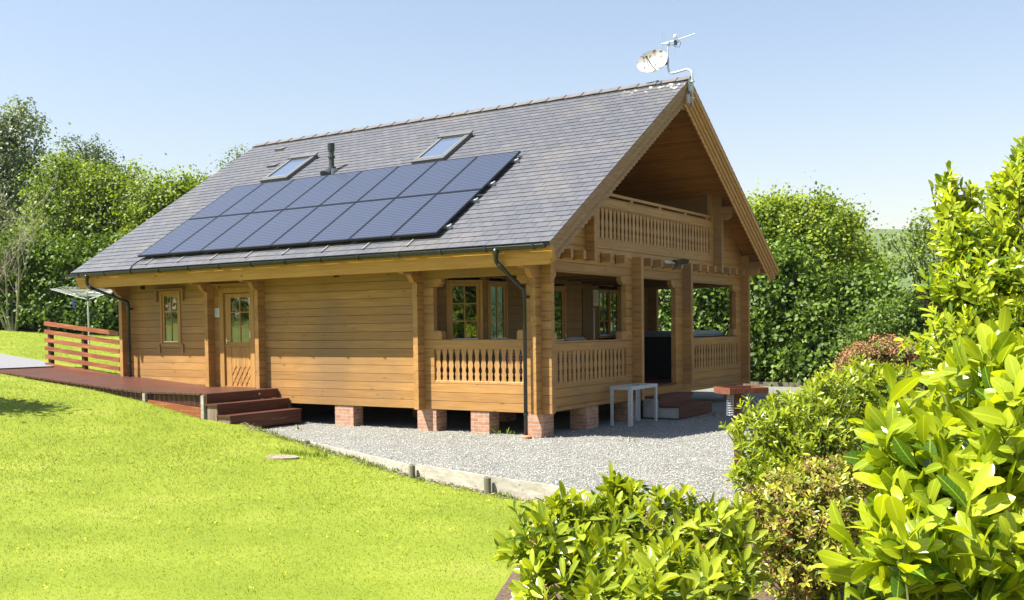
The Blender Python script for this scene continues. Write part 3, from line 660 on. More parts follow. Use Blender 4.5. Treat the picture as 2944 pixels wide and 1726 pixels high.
# skylights
for x0, x1, s0, s1 in ((-9.38, -8.50, 3.97, 5.24), (-4.72, -3.86, 3.94, 5.24)):
    sk = bpy.data.objects.new('skylight', None); C.objects.link(sk); sk.parent = house
    b = MB(); fwid = .075
    for a in ((x0, x1, s0, s0+fwid*1.6), (x0, x1, s1-fwid*1.8, s1), (x0, x0+fwid, s0+fwid*1.6, s1-fwid*1.8), (x1-fwid, x1, s0+fwid*1.6, s1-fwid*1.8)):
        b.solid([rp(a[0], a[2], -.01), rp(a[1], a[2], -.01), rp(a[1], a[3], -.01), rp(a[0], a[3], -.01)], [rp(a[0], a[2], .085), rp(a[1], a[2], .085), rp(a[1], a[3], .085), rp(a[0], a[3], .085)], .5)
    b.solid([rp(x0-.01, s1-.12, .087), rp(x1+.03, s1-.12, .087), rp(x1+.03, s1+.02, .087), rp(x0-.01, s1+.02, .087)], [rp(x0-.01, s1-.12, .12), rp(x1+.03, s1-.12, .11), rp(x1+.03, s1+.02, .12), rp(x0-.01, s1+.02, .12)], .4)
    o = b.build('skylight_frame', M['sky_frame'], house); o.parent = sk
    b = MB()
    for a in ((x0+fwid, x1-fwid, s0+fwid*1.6, s0+fwid*2.), (x0+fwid, x0+fwid*1.35, s0+fwid*1.6, s1-fwid*1.8), (x1-fwid*1.35, x1-fwid, s0+fwid*1.6, s1-fwid*1.8)):
        b.solid([rp(a[0], a[2], .06), rp(a[1], a[2], .06), rp(a[1], a[3], .06), rp(a[0], a[3], .06)], [rp(a[0], a[2], .09), rp(a[1], a[2], .09), rp(a[1], a[3], .09), rp(a[0], a[3], .09)], .5)
    b.build('sash', M['hook'], house).parent = sk
    b = MB(); b.solid([rp(x0+.05, s0+.09, .02), rp(x1-.05, s0+.09, .02), rp(x1-.05, s1-.09, .02), rp(x0+.05, s1-.09, .02)], [rp(x0+.05, s0+.09, .062), rp(x1-.05, s0+.09, .062), rp(x1-.05, s1-.09, .062), rp(x0+.05, s1-.09, .062)])
    b.build('pane', M['skyglass'], house).parent = sk
# roof vents
for x0, s0 in ((-10.75, 6.12), (-10.05, 4.98)):
    b = MB(); q = [(x0, s0), (x0+.28, s0), (x0+.28, s0+.2), (x0, s0+.2)]
    b.solid([rp(x, s, 0) for x, s in q], [rp(x0-.0, s0, .05), rp(x0+.28, s0, .05), rp(x0+.28, s0+.2, .012), rp(x0, s0+.2, .012)], .8); b.build('roof_vent', M['ridge'], house)
# flue
fl = bpy.data.objects.new('flue', None); C.objects.link(fl); fl.parent = house
fb = rp(-7.22, 4.14, 0); b = MB()
b.tube([(fb.x, fb.y, fb.z-.1), (fb.x, fb.y, fb.z+.12), (fb.x, fb.y, fb.z+.13), (fb.x, fb.y, fb.z+.32), (fb.x, fb.y, fb.z+.33), (fb.x, fb.y, fb.z+.37), (fb.x, fb.y, fb.z+.38), (fb.x, fb.y, fb.z+.47), (fb.x, fb.y, fb.z+.48), (fb.x, fb.y, fb.z+.66)], [.13, .10, .062, .062, .085, .085, .062, .062, .075, .075], 16)
for k in range(5): b.tube([(fb.x, fb.y, fb.z+.52+.03*k), (fb.x, fb.y, fb.z+.532+.03*k)], .084, 16, .5)
b.build('flue_pipe', M['flue'], house, smooth=False).parent = fl
b = MB(); b.tube([(fb.x, fb.y, fb.z-.12), (fb.x, fb.y+.02, fb.z+.03), (fb.x, fb.y, fb.z+.10)], [.24, .17, .085], 16); b.tube([rp(-7.22, 3.93, .01), rp(-7.22, 4.1, .06)], [.16, .1], 12)
b.build('flashing_collar', M['lead'], house).parent = fl
# gutter
gt = bpy.data.objects.new('gutter', None); C.objects.link(gt); gt.parent = house
b = MB(); pf = [(YE-.115+.06*math.cos(a), 3.185+.06*math.sin(a)) for a in [math.pi+math.pi*k/10 for k in range(11)]]; pf += [(YE-.055-.004, 3.19), (YE-.171+.0, 3.19)]
pf = [(YE-.05+.058*math.cos(a), 3.195+.062*math.sin(a)) for a in [math.pi+math.pi*k/10 for k in range(11)]]
for i in range(len(pf)-1):
    (y0, z0), (y1, z1) = pf[i], pf[i+1]; b.face([(-12.17, y0, z0), (.62, y0, z0), (.62, y1, z1), (-12.17, y1, z1)])
b.face([(.62, y, z) for y, z in pf]); b.face([(-12.17, y, z) for y, z in reversed(pf)]); b.tube([(-12.17, YE-.108, 3.195), (.62, YE-.108, 3.195)], .006, 6)
b.build('trough', M['black'], house).parent = gt
b = MB(); x = -11.7
while x < .6:
    q = [(YE-.05+.068*math.cos(a), 3.195+.072*math.sin(a)) for a in [math.pi*.96+math.pi*.75*k/6 for k in range(7)]]
    for i in range(6): b.solid([(x, *q[i]), (x+.045, *q[i]), (x+.045, *q[i+1]), (x, *q[i+1])], [(x, q[i][0]*.985, q[i][1]+.005), (x+.045, q[i][0]*.985, q[i][1]+.005), (x+.045, q[i+1][0]*.985, q[i+1][1]+.005), (x, q[i+1][0]*.985, q[i+1][1]+.005)])
    b.box(x, x+.05, YE-.05-.072, YE-.05-.055, 3.17, 3.215, .5)
    x += .93
b.build('bracket', M['black'], house).parent = gt
def downpipe(xo, xw, zw, zb_, yw, elbow=.3):
    dp = bpy.data.objects.new('downpipe', None); C.objects.link(dp); dp.parent = house; yg = YE-.05
    b = MB(); b.tube([(xo, yg, 3.17), (xo, yg, 3.10), (xo, yg, 3.07), (xo, yg, 2.98), (xo+.02, yg+.03, 2.92), (xo+.05, yg+.07, 2.87)], [.055, .055, .038, .038, .036, .036], 12)
    b.tube([(xo+.04, yg+.06, 2.885), (xw-.05, yw-.05, zw+.06), (xw-.01, yw-.01, zw+.02), (xw, yw, zw-.04), (xw, yw, zb_)], .034, 12)
    b.tube([(xo+.02, yg+.03, 2.92), (xo+.07, yg+.09, 2.85)], .042, 12); b.tube([(xw-.05, yw-.05, zw+.06), (xw-.01, yw-.01, zw+.02), (xw, yw, zw-.08)], .042, 12)
    b.build('pipe', M['black'], house, smooth=True).parent = dp
    b = MB()
    for z in (zw-.12, zb_+.35): b.tube([(xw, yw, z), (xw, yw, z+.05)], .043, 12)
    b.box(xw-.05, xw+.05, yw+.02, yw+.09, zw-.14, zw-.09); b.build('clip', M['black'], house).parent = dp
downpipe(-.33, -.165, 2.50, .02, -.27); downpipe(-11.42, -10.96, 2.52, .80, -.15)
b = MB(); b.tube([(-.165, -.27, -.03), (-.165, -.27, .012), (-.165, -.27, .03)], [.10, .10, .07], 16); b.build('drain_collar', M['terracotta'], house)
# cable from the panels to the gutter
b = MB(); b.tube([rp(-9.72, .42, .04), rp(-9.85, .35, .05), rp(-9.95, .2, .03), rp(-9.93, .06, .03), (-9.85, YE-.06, 3.24)], .012, 6); b.build('cable', M['cable'], house)
# ---- brick piers, floor joists
for x0, x1, y0, y1 in ((-4.81, -4.33, .02, .30), (-2.74, -2.30, .02, .34), (-1.52, -1.12, .02, .34), (-.32, .03, -.02, .33)):
    b = MB(); b.box(x0, x1, y0, y1, -.1, ZB-.004, .5); b.build('brick_pier', M['brick'], house)
for x0, x1, y0, y1 in ((-.32, .02, 1.52, 2.0), (-.32, .02, 3.35, 3.75), (-.32, .02, 6.0, 6.5), (-.32, .02, 9.3, 9.75)):
    b = MB(); b.box(x0, x1, y0, y1, -.1, ZB-.004, .5); b.build('brick_pier', M['brick'], house)
for x in (-4.6, -2.6):
    for y in (2.2, 4.6, 7.2, 9.5):
        b = MB(); b.box(x, x+.4, y, y+.4, -.1, ZB-.01, .5); b.build('brick_pier', M['brick'], house)
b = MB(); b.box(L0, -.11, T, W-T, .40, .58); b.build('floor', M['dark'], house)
b = MB(); b.box(-11.1, -6.35, .15, .35, -.1, .37); b.build('footing_wall', M['concrete'], house)
# ---- interior: upper floor, porch ceiling, balcony back wall, porch floor
b = MB(); 
for k in range(25): b.box(-2.53, -.115, .12+k*.382, .12+k*.382+.372, .581, .62, RN.random())
b.build('porch_floor', M['deckx'], house)
b = MB(); b.box(-11.1, -.115, T, W-T, 2.96, 3.06, .5)
for k in range(8): b.box(-2.5, -.12, .7+k*1.15, .8+k*1.15, 2.84, 2.958, .5)
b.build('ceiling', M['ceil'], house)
b = MB(); log_wall(b, (-2.6, 1.6), (-2.6, 7.98), (1, 0), T, 3.08, 6.5, False, [(1.6, 2.5, 3.1, 5.0), (3.6, 4.5, 3.1, 5.0)], lambda z, LL: (max(0, (z+.17-ZE)/SLP+YE-1.6), min(LL, W-((z+.17-ZE)/SLP+YE)-1.6)))
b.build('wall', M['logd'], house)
# ---- windows
def casement(name, o, d, n, s0, s1, z0, z1, cols, rows, casing=.07, label=None, blind=False, sill=True):
    """o: xy origin, d: along, n: outward; glass spans s0..s1, z0..z1"""
    O = Vector((*o, 0)); D_ = Vector((*d, 0)).normalized(); N_ = Vector((*n, 0)).normalized()
    P = lambda s, w_, z: O+D_*s+N_*w_+Vector((0, 0, z))
    root = bpy.data.objects.new(name, None); C.objects.link(root); root.parent = house
    if label: root['label'] = label
    def bar(b, a0, a1, c0, c1, w0, w1, tn=.5):
        b.solid([P(a0, w0, c0), P(a1, w0, c0), P(a1, w1, c0), P(a0, w1, c0)], [P(a0, w0, c1), P(a1, w0, c1), P(a1, w1, c1), P(a0, w1, c1)], tn)
    f = .055; b = MB()
    bar(b, s0-f, s0, z0-f, z1+f, -.05, .0); bar(b, s1, s1+f, z0-f, z1+f, -.05, .0, .7); bar(b, s0, s1, z1, z1+f, -.05, .0, .4); bar(b, s0, s1, z0-f, z0, -.05, .0, .6)
    b.build('sash', M['logz'], house).parent = root
    b = MB(); c0, c1 = s0-f-casing, s1+f+casing
    bar(b, c0, s0-f-.004, z0-f-casing, z1+f+casing, -.09, .022, .2); bar(b, s1+f+.004, c1, z0-f-casing, z1+f+casing, -.09, .022, .8)
    bar(b, s0-f-.004, s1+f+.004, z1+f+.004, z1+f+casing, -.09, .020, .5); bar(b, s0-f-.004, s1+f+.004, z0-f-casing, z0-f-.004, -.09, .020, .6)
    b.build('frame', M['logz'], house).parent = root
    b = MB()
    for i in range(1, cols): s = s0+(s1-s0)*i/cols; bar(b, s-.011, s+.011, z0, z1, -.034, -.008)
    for i in range(1, rows): z = z0+(z1-z0)*i/rows; bar(b, s0, s1, z-.011, z+.011, -.033, -.0095)
    b.build('glazing_bars', M['logz'], house).parent = root
    b = MB(); b.face([P(s0, -.022, z0), P(s1, -.022, z0), P(s1, -.022, z1), P(s0, -.022, z1)]); b.build('pane', M['glass'], house).parent = root
    b = MB(); bar(b, s0-.01, s1+.01, z0-.018, z0+.004, -.005, .022); b.build('drip_bar', M['white'], house).parent = root
    if blind:
        b = MB(); z = z0+.02
        while z < z1-.02:
            b.face([P(s0+.01, -.085, z), P(s1-.01, -.085, z), P(s1-.01, -.070, z+.016), P(s0+.01, -.070, z+.016)], .5); z += .026
        b.build('blind', M['blind'], house).parent = root
    return root, P, bar
r_, P, bar = casement('window', (0, 0), (1, 0), (0, -1), -9.90, -9.45, 1.655, 2.66, 2, 3, .06, 'small window with a venetian blind near the corner', True)
b = MB(); bar(b, -10.22, -9.14, 2.80, 2.825, 0, .13, .5); b.build('hood', M['logx'], house).parent = r_; 
for a_ in ((-10.16, -10.10, 2.55, 2.80, 0, .05), (-9.26, -9.20, 2.55, 2.80, 0, .05), (-10.10, -10.04, 1.40, 1.60, 0, .035), (-9.31, -9.25, 1.40, 1.60, 0, .035)):
    b = MB(); bar(b, *a_, .5); b.build('frame_lug', M['logx'], house).parent = r_
# side door
dr = bpy.data.objects.new('door', None); C.objects.link(dr); dr.parent = house; dr['label'] = 'half-glazed timber door with diamond-carved lower panel'
def bx(b, x0, x1, z0, z1, w0, w1, tn=.5): b.box(x0, x1, -w1, -w0, z0, z1, tn)
b = MB(); bx(b, -8.05, -7.93, .62, 2.78, -.09, .03, .3); bx(b, -7.115, -6.99, .62, 2.78, -.09, .03, .7); bx(b, -7.93, -7.115, 2.675, 2.78, -.09, .028, .5); b.build('door_frame', M['logz'], house).parent = dr
b = MB(); bx(b, -7.92, -7.745, .70, 2.66, -.06, -.012, .4); bx(b, -7.185, -7.12, .70, 2.66, -.06, -.012, .6); bx(b, -7.745, -7.185, 2.575, 2.66, -.06, -.012, .5); bx(b, -7.745, -7.185, 1.56, 1.64, -.06, -.012, .5)
bx(b, -7.92, -7.12, .64, .698, -.08, .02, .1)
for k in range(8): bx(b, -7.744+k*.07, -7.744+k*.07+.067, .70, 1.558, -.05, -.02+(.003 if k % 2 else 0), RN.random())
bx(b, -7.93, -7.12, 1.545, 1.575, -.012, .012, .5)
for k in range(4):
    xa = -7.745+k*.14
    for z0_ in (.72, .93):
        for (u0, v0, u1, v1) in ((xa, z0_, xa+.14, z0_+.21), (xa, z0_+.21, xa+.14, z0_)):
            b.beam((u0, .014, v0), (u1, .014, v1), .012, .016, up=(0, -1, 0), tone=.9)
b.build('door_leaf', M['logz'], house).parent = dr
b = MB(); bx(b, -7.475, -7.455, 1.64, 2.575, -.042, -.016); [bx(b, -7.745, -7.185, z-.011, z+.011, -.041, -.0175) for z in (1.952, 2.263)]; b.build('glazing_bars', M['logz'], house).parent = dr
b = MB(); b.face([(-7.745, .03, 1.64), (-7.185, .03, 1.64), (-7.185, .03, 2.575), (-7.745, .03, 2.575)]); b.build('pane', M['glass'], house).parent = dr
b = MB(); b.beam((-7.87, -.02, 1.66), (-7.75, -.02, 1.66), .015, .015); b.box(-7.88, -7.85, -.01, .01, 1.6, 1.72)
b.build('handle', M['steel'], house).parent = dr
b = MB(); [b.box(-7.125, -7.105, -.04, -.005, z, z+.14) for z in (1.72, 2.42)]; b.build('hinge', M['white'], house).parent = dr
b = MB(); bx(b, -8.20, -6.83, 2.84, 2.87, 0, .13, .5); b.build('hood', M['logx'], house).parent = dr; b = MB(); bx(b, -8.1, -8.05, 2.78, 2.84, 0, .05, .5); bx(b, -7.0, -6.95, 2.78, 2.84, 0, .05, .5); b.build('hood_blocks', M['logx'], house).parent = dr
b = MB(); b.box(-10.67, -10.55, -.03, .0, 2.84, 2.98); b.build('wall_vent', M['black'], house)
b = MB(); b.box(-4.75, -4.62, -.02, .0, 2.90, 2.95); b.build('wall_vent', M['black'], house)
# bay inside the porch
def wall2(p0, p1, n, ops=()):
    b = MB(); log_wall(b, p0, p1, n, .09, .60, 2.955, False, ops); return b
q2 = math.sqrt(.5)
P0 = (-2.62, .28); P1 = (-1.85, 1.05)
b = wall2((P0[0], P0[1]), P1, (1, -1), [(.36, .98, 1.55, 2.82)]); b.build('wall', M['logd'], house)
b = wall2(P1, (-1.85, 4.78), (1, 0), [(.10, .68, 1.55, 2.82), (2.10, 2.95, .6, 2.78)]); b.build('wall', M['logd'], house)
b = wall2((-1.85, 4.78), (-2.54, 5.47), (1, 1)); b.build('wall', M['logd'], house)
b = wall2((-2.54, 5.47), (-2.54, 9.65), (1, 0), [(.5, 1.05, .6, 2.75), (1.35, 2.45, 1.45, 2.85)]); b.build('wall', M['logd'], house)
d45 = (1, 1)
casement('window', P0, d45, (1, -1), .44, .90, 1.67, 2.66, 2, 3, .06, 'angled bay window seen over the side balustrade')
casement('window', (-1.85, 0), (0, 1), (1, 0), 1.20, 1.66, 1.67, 2.66, 2, 3, .045, 'bay window facing the porch front')
casement('door', (-1.85, 0), (0, 1), (1, 0), 3.25, 3.93, 1.60, 2.62, 2, 3, .06, 'glazed porch door')
b = MB(); b.box(-1.90, -1.87, 3.2, 3.98, .62, 1.54); b.build('door_leaf', M['logz'], house)
b = MB(); b.beam((-1.845, 4.02, 1.55), (-1.80, 4.02, 1.55), .03, .05); b.box(-1.848, -1.82, 4.0, 4.04, 1.66, 1.70); b.build('handle', M['steel'], house)
casement('window', (-2.54, 0), (0, 1), (1, 0), 6.93, 7.36, 1.66, 2.68, 2, 3, .03, 'left casement behind the hot tub')
casement('window', (-2.54, 0), (0, 1), (1, 0), 7.46, 7.86, 1.66, 2.68, 2, 3, .03, 'right casement behind the hot tub')
b = MB(); b.box(-2.6, -2.535, 6.50, 6.86, .62, 2.84, .3); b.box(-2.58, -2.5, 6.0, 6.45, .62, 2.75, .1); b.build('door_jamb', M['logd'], house)
b = MB(); b.box(-2.535, -2.515, 6.56, 6.60, 1.10, 2.32); b.build('white_edge_strip', M['white'], house)
b = MB(); b.box(-2.8, -2.62, .5, 9.5, .6, 2.9); b.build('room_shade_backing', M['dark'], house)  # near-black box added so the room behind the panes looks unlit
# ---------------------------------------------------------------- things on and around the cabin
def raw(mb, name, m, parent, smooth=False):
    """child with local vertices (parent may be rotated)"""
    o = mb.build(name, m, None, smooth=smooth); o.parent = parent; return o
ORD = ['first', 'second', 'third', 'fourth', 'fifth', 'sixth', 'seventh', 'eighth']
pw_, ph_ = 1.012, 1.655; xr = -1.79; rows = ((.38, 'lower'), (2.06, 'upper'))
proto = None
for sr, rn in rows:
    for k in range(8):
        xk = xr-pw_-k*1.0315
        loc = rp(xk, sr, .115); 
        lab = f'solar panel {ORD[k]} from the right in the {rn} row on the slate roof'
        if proto is None:
            p = thing('solar_panel', lab, 'solar panel', loc, 'solar panels on the roof'); p.rotation_euler = (TH, 0, 0)
            b = MB(); f = .022
            b.box(0, pw_, 0, f, -.04, .0, .5); b.box(0, pw_, ph_-f, ph_, -.04, .0, .5); b.box(0, f, f, ph_-f, -.04, 0, .5); b.box(pw_-f, pw_, f, ph_-f, -.04, 0, .5)
            raw(b, 'panel_frame', M['frame_black'], p)
            b = MB(); b.box(f, pw_-f, f, ph_-f, -.012, -.004, .3); raw(b, 'cells', M['cells'], p)
            b = MB(); 
            for s in (.32, 1.32): b.box(-.015, pw_+(.005), s, s+.04, -.095, -.042, .5)
            raw(b, 'mounting_rail', M['galv'], p)
            b = MB(); b.box(.45, .48, -.24, .05, -.10, -.092, .5); b.box(.45, .48, -.25, -.235, -.108, -.085, .5); raw(b, 'roof_hook', M['hook'], p)
            proto = p
        else:
            p = proto.copy(); C.objects.link(p); p.location = loc; p['label'] = lab
            for ch in list(proto.children):
                if ch.name.startswith('end_clamp') or (rn == 'upper' and ch.name.startswith('roof_hook')): continue
                c = ch.copy(); C.objects.link(c); c.parent = p
        if k == 0:
            b = MB(); 
            for s in (.32, 1.32): b.box(pw_+.005, pw_+.085, s-.01, s+.05, -.11, -.05, .5); b.box(pw_+.07, pw_+.09, s-.02, s+.06, -.13, -.035, .5)
            raw(b, 'end_clamp', M['alu'], p)
# satellite dish on its cranked mast
yc = 4.93
dish = thing('satellite_dish', 'rust-spotted oval satellite dish on a cranked pole at the roof peak', 'satellite dish', (.74, yc, 6.4)); ym = yc-.1
b = MB(); b.tube([(.76, ym, 6.36), (.76, ym, 7.03), (.74, ym, 7.09), (.64, ym+.03, 7.15), (.40, yc, 7.14), (.26, yc, 7.13), (.20, yc, 7.18), (.18, yc, 7.26), (.18, yc, 7.50)], .022, 10)
b.build('pole', M['galv'], dish, smooth=True)
b = MB(); b.box(OX+.03, .735, yc-.22, yc-.15, 6.42, 6.60); b.box(.68, .80, ym-.05, ym+.04, 6.52, 6.55); b.box(.68, .80, ym-.05, ym+.04, 6.86, 6.885); b.box(OX+.04, OX+.06, yc-.16, yc-.02, 6.68, 6.95)
b.build('wall_bracket', M['galv'], dish)
b = MB(); b.tube([(OX+.10, yc-.14, 6.42), (.70, yc-.1, 6.36), (.74, yc-.02, 6.40)], .006, 6); b.box(OX+.03, .70, yc-.13, yc-.06, 6.62, 6.72); b.build('junction_box', M['black'], dish)
dc = Vector((-.12, 4.80, 7.42)); dn = Vector((.18, -.95, .27)).normalized()
du = Vector((1, 0, 0)); du = (du-dn*du.dot(dn)).normalized(); dv = dn.cross(du)
if dv.z < 0: dv = -dv
ca, sa = math.cos(.28), math.sin(.28); du2 = du*ca+dv*sa; dv2 = dv*ca-du*sa
def dpt(r, a, off=0): return dc+du2*(.335*r*math.cos(a))+dv2*(.25*r*math.sin(a))+dn*(-.075*(1-r*r)+off)
b = MB(); NA = 36
for off, fl_ in ((0, 1), (-.012, -1)):
    for i in range(6):
        for k in range(NA):
            a0, a1 = 2*math.pi*k/NA, 2*math.pi*(k+1)/NA; q = [dpt(i/6, a0, off), dpt((i+1)/6, a0, off), dpt((i+1)/6, a1, off), dpt(i/6, a1, off)]
            if i == 0: q = q[1:] if False else [q[0], q[1], q[2]]
            b.face(q if fl_ > 0 else q[::-1])
for k in range(NA): a0, a1 = 2*math.pi*k/NA, 2*math.pi*(k+1)/NA; b.face([dpt(1, a0, 0), dpt(1, a0, -.012), dpt(1, a1, -.012), dpt(1, a1, 0)])
b.build('reflector', M['dish'], dish)
b = MB(); e0 = dpt(1, -1.45); e1 = dc+dn*.30+dv2*-.05-du2*.06; b.tube([e0, (e0+e1)/2-dv2*.03, e1], .009, 8); b.tube([e1, e1-dn*.06+dv2*.02], .022, 10); b.tube([e1, e1+dv2*-.08+dn*-.02, e0+dv2*.02+du2*-.12], .005, 5)
b.build('feed_arm', M['black'], dish)
b = MB(); b.beam(dc-dn*.15, Vector((.18, yc+.03, 7.36)), .05, .05); b.build('dish_mount', M['lead'], dish)
# television aerial above the dish
an_ = thing('television_aerial', 'thin television aerial above the satellite dish', 'aerial', (.18, yc, 7.50))
b = MB(); b.tube([(.18, yc, 7.50), (.18, yc, 7.78)], .016, 8); b.build('mast', M['galv'], an_)
bo0, bo1 = Vector((.30, yc, 7.79)), Vector((.74, yc+.12, 7.90)); b = MB(); b.tube([bo0-(bo1-bo0)*.05, bo1], .008, 8); b.tube([(.05, yc-.02, 7.765), (.38, yc, 7.80)], .011, 8); b.box(.15, .21, yc-.03, yc+.03, 7.74, 7.80); b.build('boom', M['alu'], an_)
b = MB()
for i, xx in enumerate((.06, .14, .23, .33)): b.tube([(xx, yc, 7.785-.26), (xx, yc, 7.785+.22)], .003, 4)
for k in range(5): q = bo0+(bo1-bo0)*(.25+.17*k); b.tube([q+Vector((0, 0, -.07)), q+Vector((0, 0, .07))], .0025, 4)
b.build('elements', M['alu'], an_)
b = MB(); b.box(.33, .38, yc-.03, yc+.03, 7.70, 7.80); b.tube([(.37, yc, 7.72), (.44, yc, 7.78), (.47, yc, 7.72), (.44, yc, 7.65), (.36, yc, 7.66), (.28, yc, 7.72), (.20, yc, 7.72)], .006, 6); b.build('dipole_box', M['black'], an_)
b = MB(); b.tube([(.34, yc, 7.84), (.345, yc, 7.86), (.345, yc, 7.90), (.34, yc, 7.92)], [.02, .035, .035, .02], 10); b.build('dipole_loop', M['white'], an_)
# floodlight
fd = thing('floodlight', 'small black floodlight with a metal arm fixed below the balcony', 'floodlight', (.2, 5.2, 3.2))
b = MB(); b.box(.205, .225, 4.62, 4.95, 3.165, 3.225, .5); b.beam((.22, 4.92, 3.2), (.30, 5.08, 3.16), .03, .03); b.build('arm', M['alu'], fd)
b = MB(); b.beam((.26, 5.02, 3.20), (.40, 5.32, 3.24), .16, .07, up=(.3, .1, 1)); b.tube([(.31, 5.05, 3.17), (.31, 5.05, 3.10)], .045, 12); b.build('lamp_head', M['black'], fd)
b = MB(); b.beam((.30, 5.1, 3.155), (.42, 5.33, 3.19), .14, .01, up=(.3, .1, 1)); b.build('lens', M['skyglass'], fd)
# notices
nt_ = thing('paper_notice', 'small white paper notice pinned left of the side door', 'notice', (-8.16, -.003, 2.2))
b = MB(); b.box(-8.215, -8.075, -.008, -.002, 2.17, 2.36); b.build('sheet', M['paper'], nt_)
b = MB(); [b.box(-8.20, -8.09-.02*(k % 3 == 2), -.0095, -.008, 2.335-.018*k, 2.340-.018*k) for k in range(9)]; b.build('print_lines', M['lead'], nt_)
nt2 = thing('paper_notice', 'tall laminated notice on the door post behind the porch', 'notice', (-2.51, 6.7, 2.4))
b = MB(); b.box(-2.53, -2.52, 6.56, 6.83, 2.36, 2.74); b.build('sheet', M['paper'], nt2)
b = MB(); [b.box(-2.519, -2.517, 6.59, 6.80-.04*(k % 3), 2.69-.04*k, 2.70-.04*k) for k in range(7)]; b.build('print_lines', M['lead'], nt2)
# ---- ramp and steps to the side door
ramp_ = thing('wooden_ramp', 'long dark red timber ramp with boarded landing at the side door', 'ramp', (-9.5, -1, .3))
def dz(x): return .68 if x > -8.45 else .68+(-8.45-x)*.0665
b = MB(); x = -6.36
while x > -13.85:
    x0 = x-.142; z0, z1 = dz(x0), dz(x); y0 = -1.87+RN.uniform(-.006, .006); y1 = -.195 if (x0 < -11.3) else (-.004 if not (-8.36 < x0 < -8.09 or -8.36 < x < -8.2 or -6.83 < x < -6.55 or -6.83 < x0 < -6.6) else -.192)
    if x < -11.16: y1 = -.05
    tn = RN.random()
    if x0 < -11.12 and x > -11.36: y1 = -.192
    b.solid([(x0+.004, y0, z0-.034), (x-.004, y0, z1-.034), (x-.004, y1, z1-.034), (x0+.004, y1, z0-.034)], [(x0+.004, y0, z0), (x-.004, y0, z1), (x-.004, y1, z1), (x0+.004, y1, z0)], tn)
    x -= .148
b.build('deck_boards', M['deck'], ramp_)
b = MB(); b.box(-6.358, -6.33, -1.87, -.03, .50, .676, .4); b.build('landing_edge', M['deckx'], ramp_)
b = MB(); b.beam((-6.6, -.8, .5), (-13.8, -.8, .85), .05, .14); b.build('joist', M['rail_post'], ramp_)
b = MB()
x = -6.55
while x > -13.7: b.box(x-.002, x+.002, -1.862, -1.858, float(H(x, -1.87))-.02, dz(x)-.03, .5); x -= .148
b.build('skirt_wires', M['wire'], ramp_)
b = MB(); xs_ = [-6.5-.6*k for k in range(13)]
for xa, xb in zip(xs_[:-1], xs_[1:]): b.solid([(xb, -1.80, float(H(xb, -1.87))-.2), (xa, -1.80, float(H(xa, -1.87))-.2), (xa, -1.79, float(H(xa, -1.87))-.2), (xb, -1.79, float(H(xb, -1.87))-.2)], [(xb, -1.80, dz(xb)-.05), (xa, -1.80, dz(xa)-.05), (xa, -1.79, dz(xa)-.05), (xb, -1.79, dz(xb)-.05)], .3)
b.build('fascia_board', M['rail_post'], ramp_)
b = MB(); b.beam((-6.46, -1.84, .30), (-8.12, -1.84, .42), .04, .19, tone=.8); b.build('kick_board', M['rail'], ramp_)
for xw in (-6.43, -8.17):
    b = MB(); b.box(xw-.04, xw+.04, -1.90, -1.83, float(H(xw, -1.87))-.05, dz(xw)-.036, .5); b.build('white_post', M['grey_timber'], ramp_)
# three steps
for i, (x0, x1, z1) in enumerate(((-6.325, -6.02, .49), (-6.02, -5.67, .285))):
    b = MB(); n_ = 2; wd_ = (x1-x0+.03)/n_
    for k in range(2): b.box(x0-.02+k*wd_, x0-.02+(k+1)*wd_-.006, -1.90, -.02, z1-.034, z1)
    st = b.build('step', M['deckx'], ramp_)
    b = MB(); zlo = (.285-.0 if i == 0 else .02)
    b.box(x1-.035, x1-.008, -1.87, -.04, zlo, zlo+(z1-.036-zlo)*.5-.003); b.box(x1-.035, x1-.008, -1.87, -.04, zlo+(z1-.036-zlo)*.5+.003, z1-.036)
    o = b.build('riser', M['deckx'], ramp_); o.parent = ramp_
    b = MB(); b.box(x0-.0, x1-.036, -1.868, -1.84, float(H(x0, -1.87))-.1, z1-.036); b.build('side_board', M['side_timber'], ramp_)
b = MB(); b.tube([(-6.335, -.55, .60), (-6.31, -.55, .60)], .02, 10); b.build('bolt', M['galv'], ramp_)
# ---- rail fence
fe = thing('rail_fence', 'reddish-brown six-rail timber fence along the ramp', 'fence', (-13, -.1, .9))
def fz(x): return 2.16+(x+14.1)*-.095
for k in range(6):
    b = MB(); b.beam((-14.22, -.17, fz(-14.22)-.055-.203*k), (-11.30, -.17, fz(-11.30)-.055-.203*k), .03, .10, tone=RN.random()); b.build('rail', M['rail'], fe)
for xx in (-14.08, -12.72):
    b = MB(); b.box(xx-.05, xx+.05, -.15, -.05, dz(xx)-.25, fz(xx)+(.06 if xx < -14 else -.06)); b.build('fence_post', M['rail_post'], fe)
# ---- porch steps
ps = thing('porch_steps', 'dark brown composite steps with grey side panels at the porch entrance', 'steps', (.4, 4.8, 0))
for i, (x0, x1, z1) in enumerate(((.0, .39, .42), (.37, .83, .24))):
    b = MB(); b.box(x0+.005, x1, 3.94 if i == 0 else 3.94, 5.68, z1-.03, z1); b.build('tread', M['deckx'], ps)
    b = MB(); zl = (.24 if i == 0 else .0); b.box(x1-.035, x1-.012, 3.97, 5.65, zl, zl+(z1-.03-zl)/2-.003); b.box(x1-.035, x1-.012, 3.97, 5.65, zl+(z1-.03-zl)/2+.003, z1-.032); b.build('riser', M['deckx'], ps)
    b = MB(); b.box(.01 if i == 0 else .36, x1-.036, 3.955, 3.975, 0, z1-.032); b.build('side_panel', M['concrete'], ps)
b = MB(); b.box(-.12, .035, 3.66, 5.60, .585, .62); b.build('threshold', M['deckx'], ps)
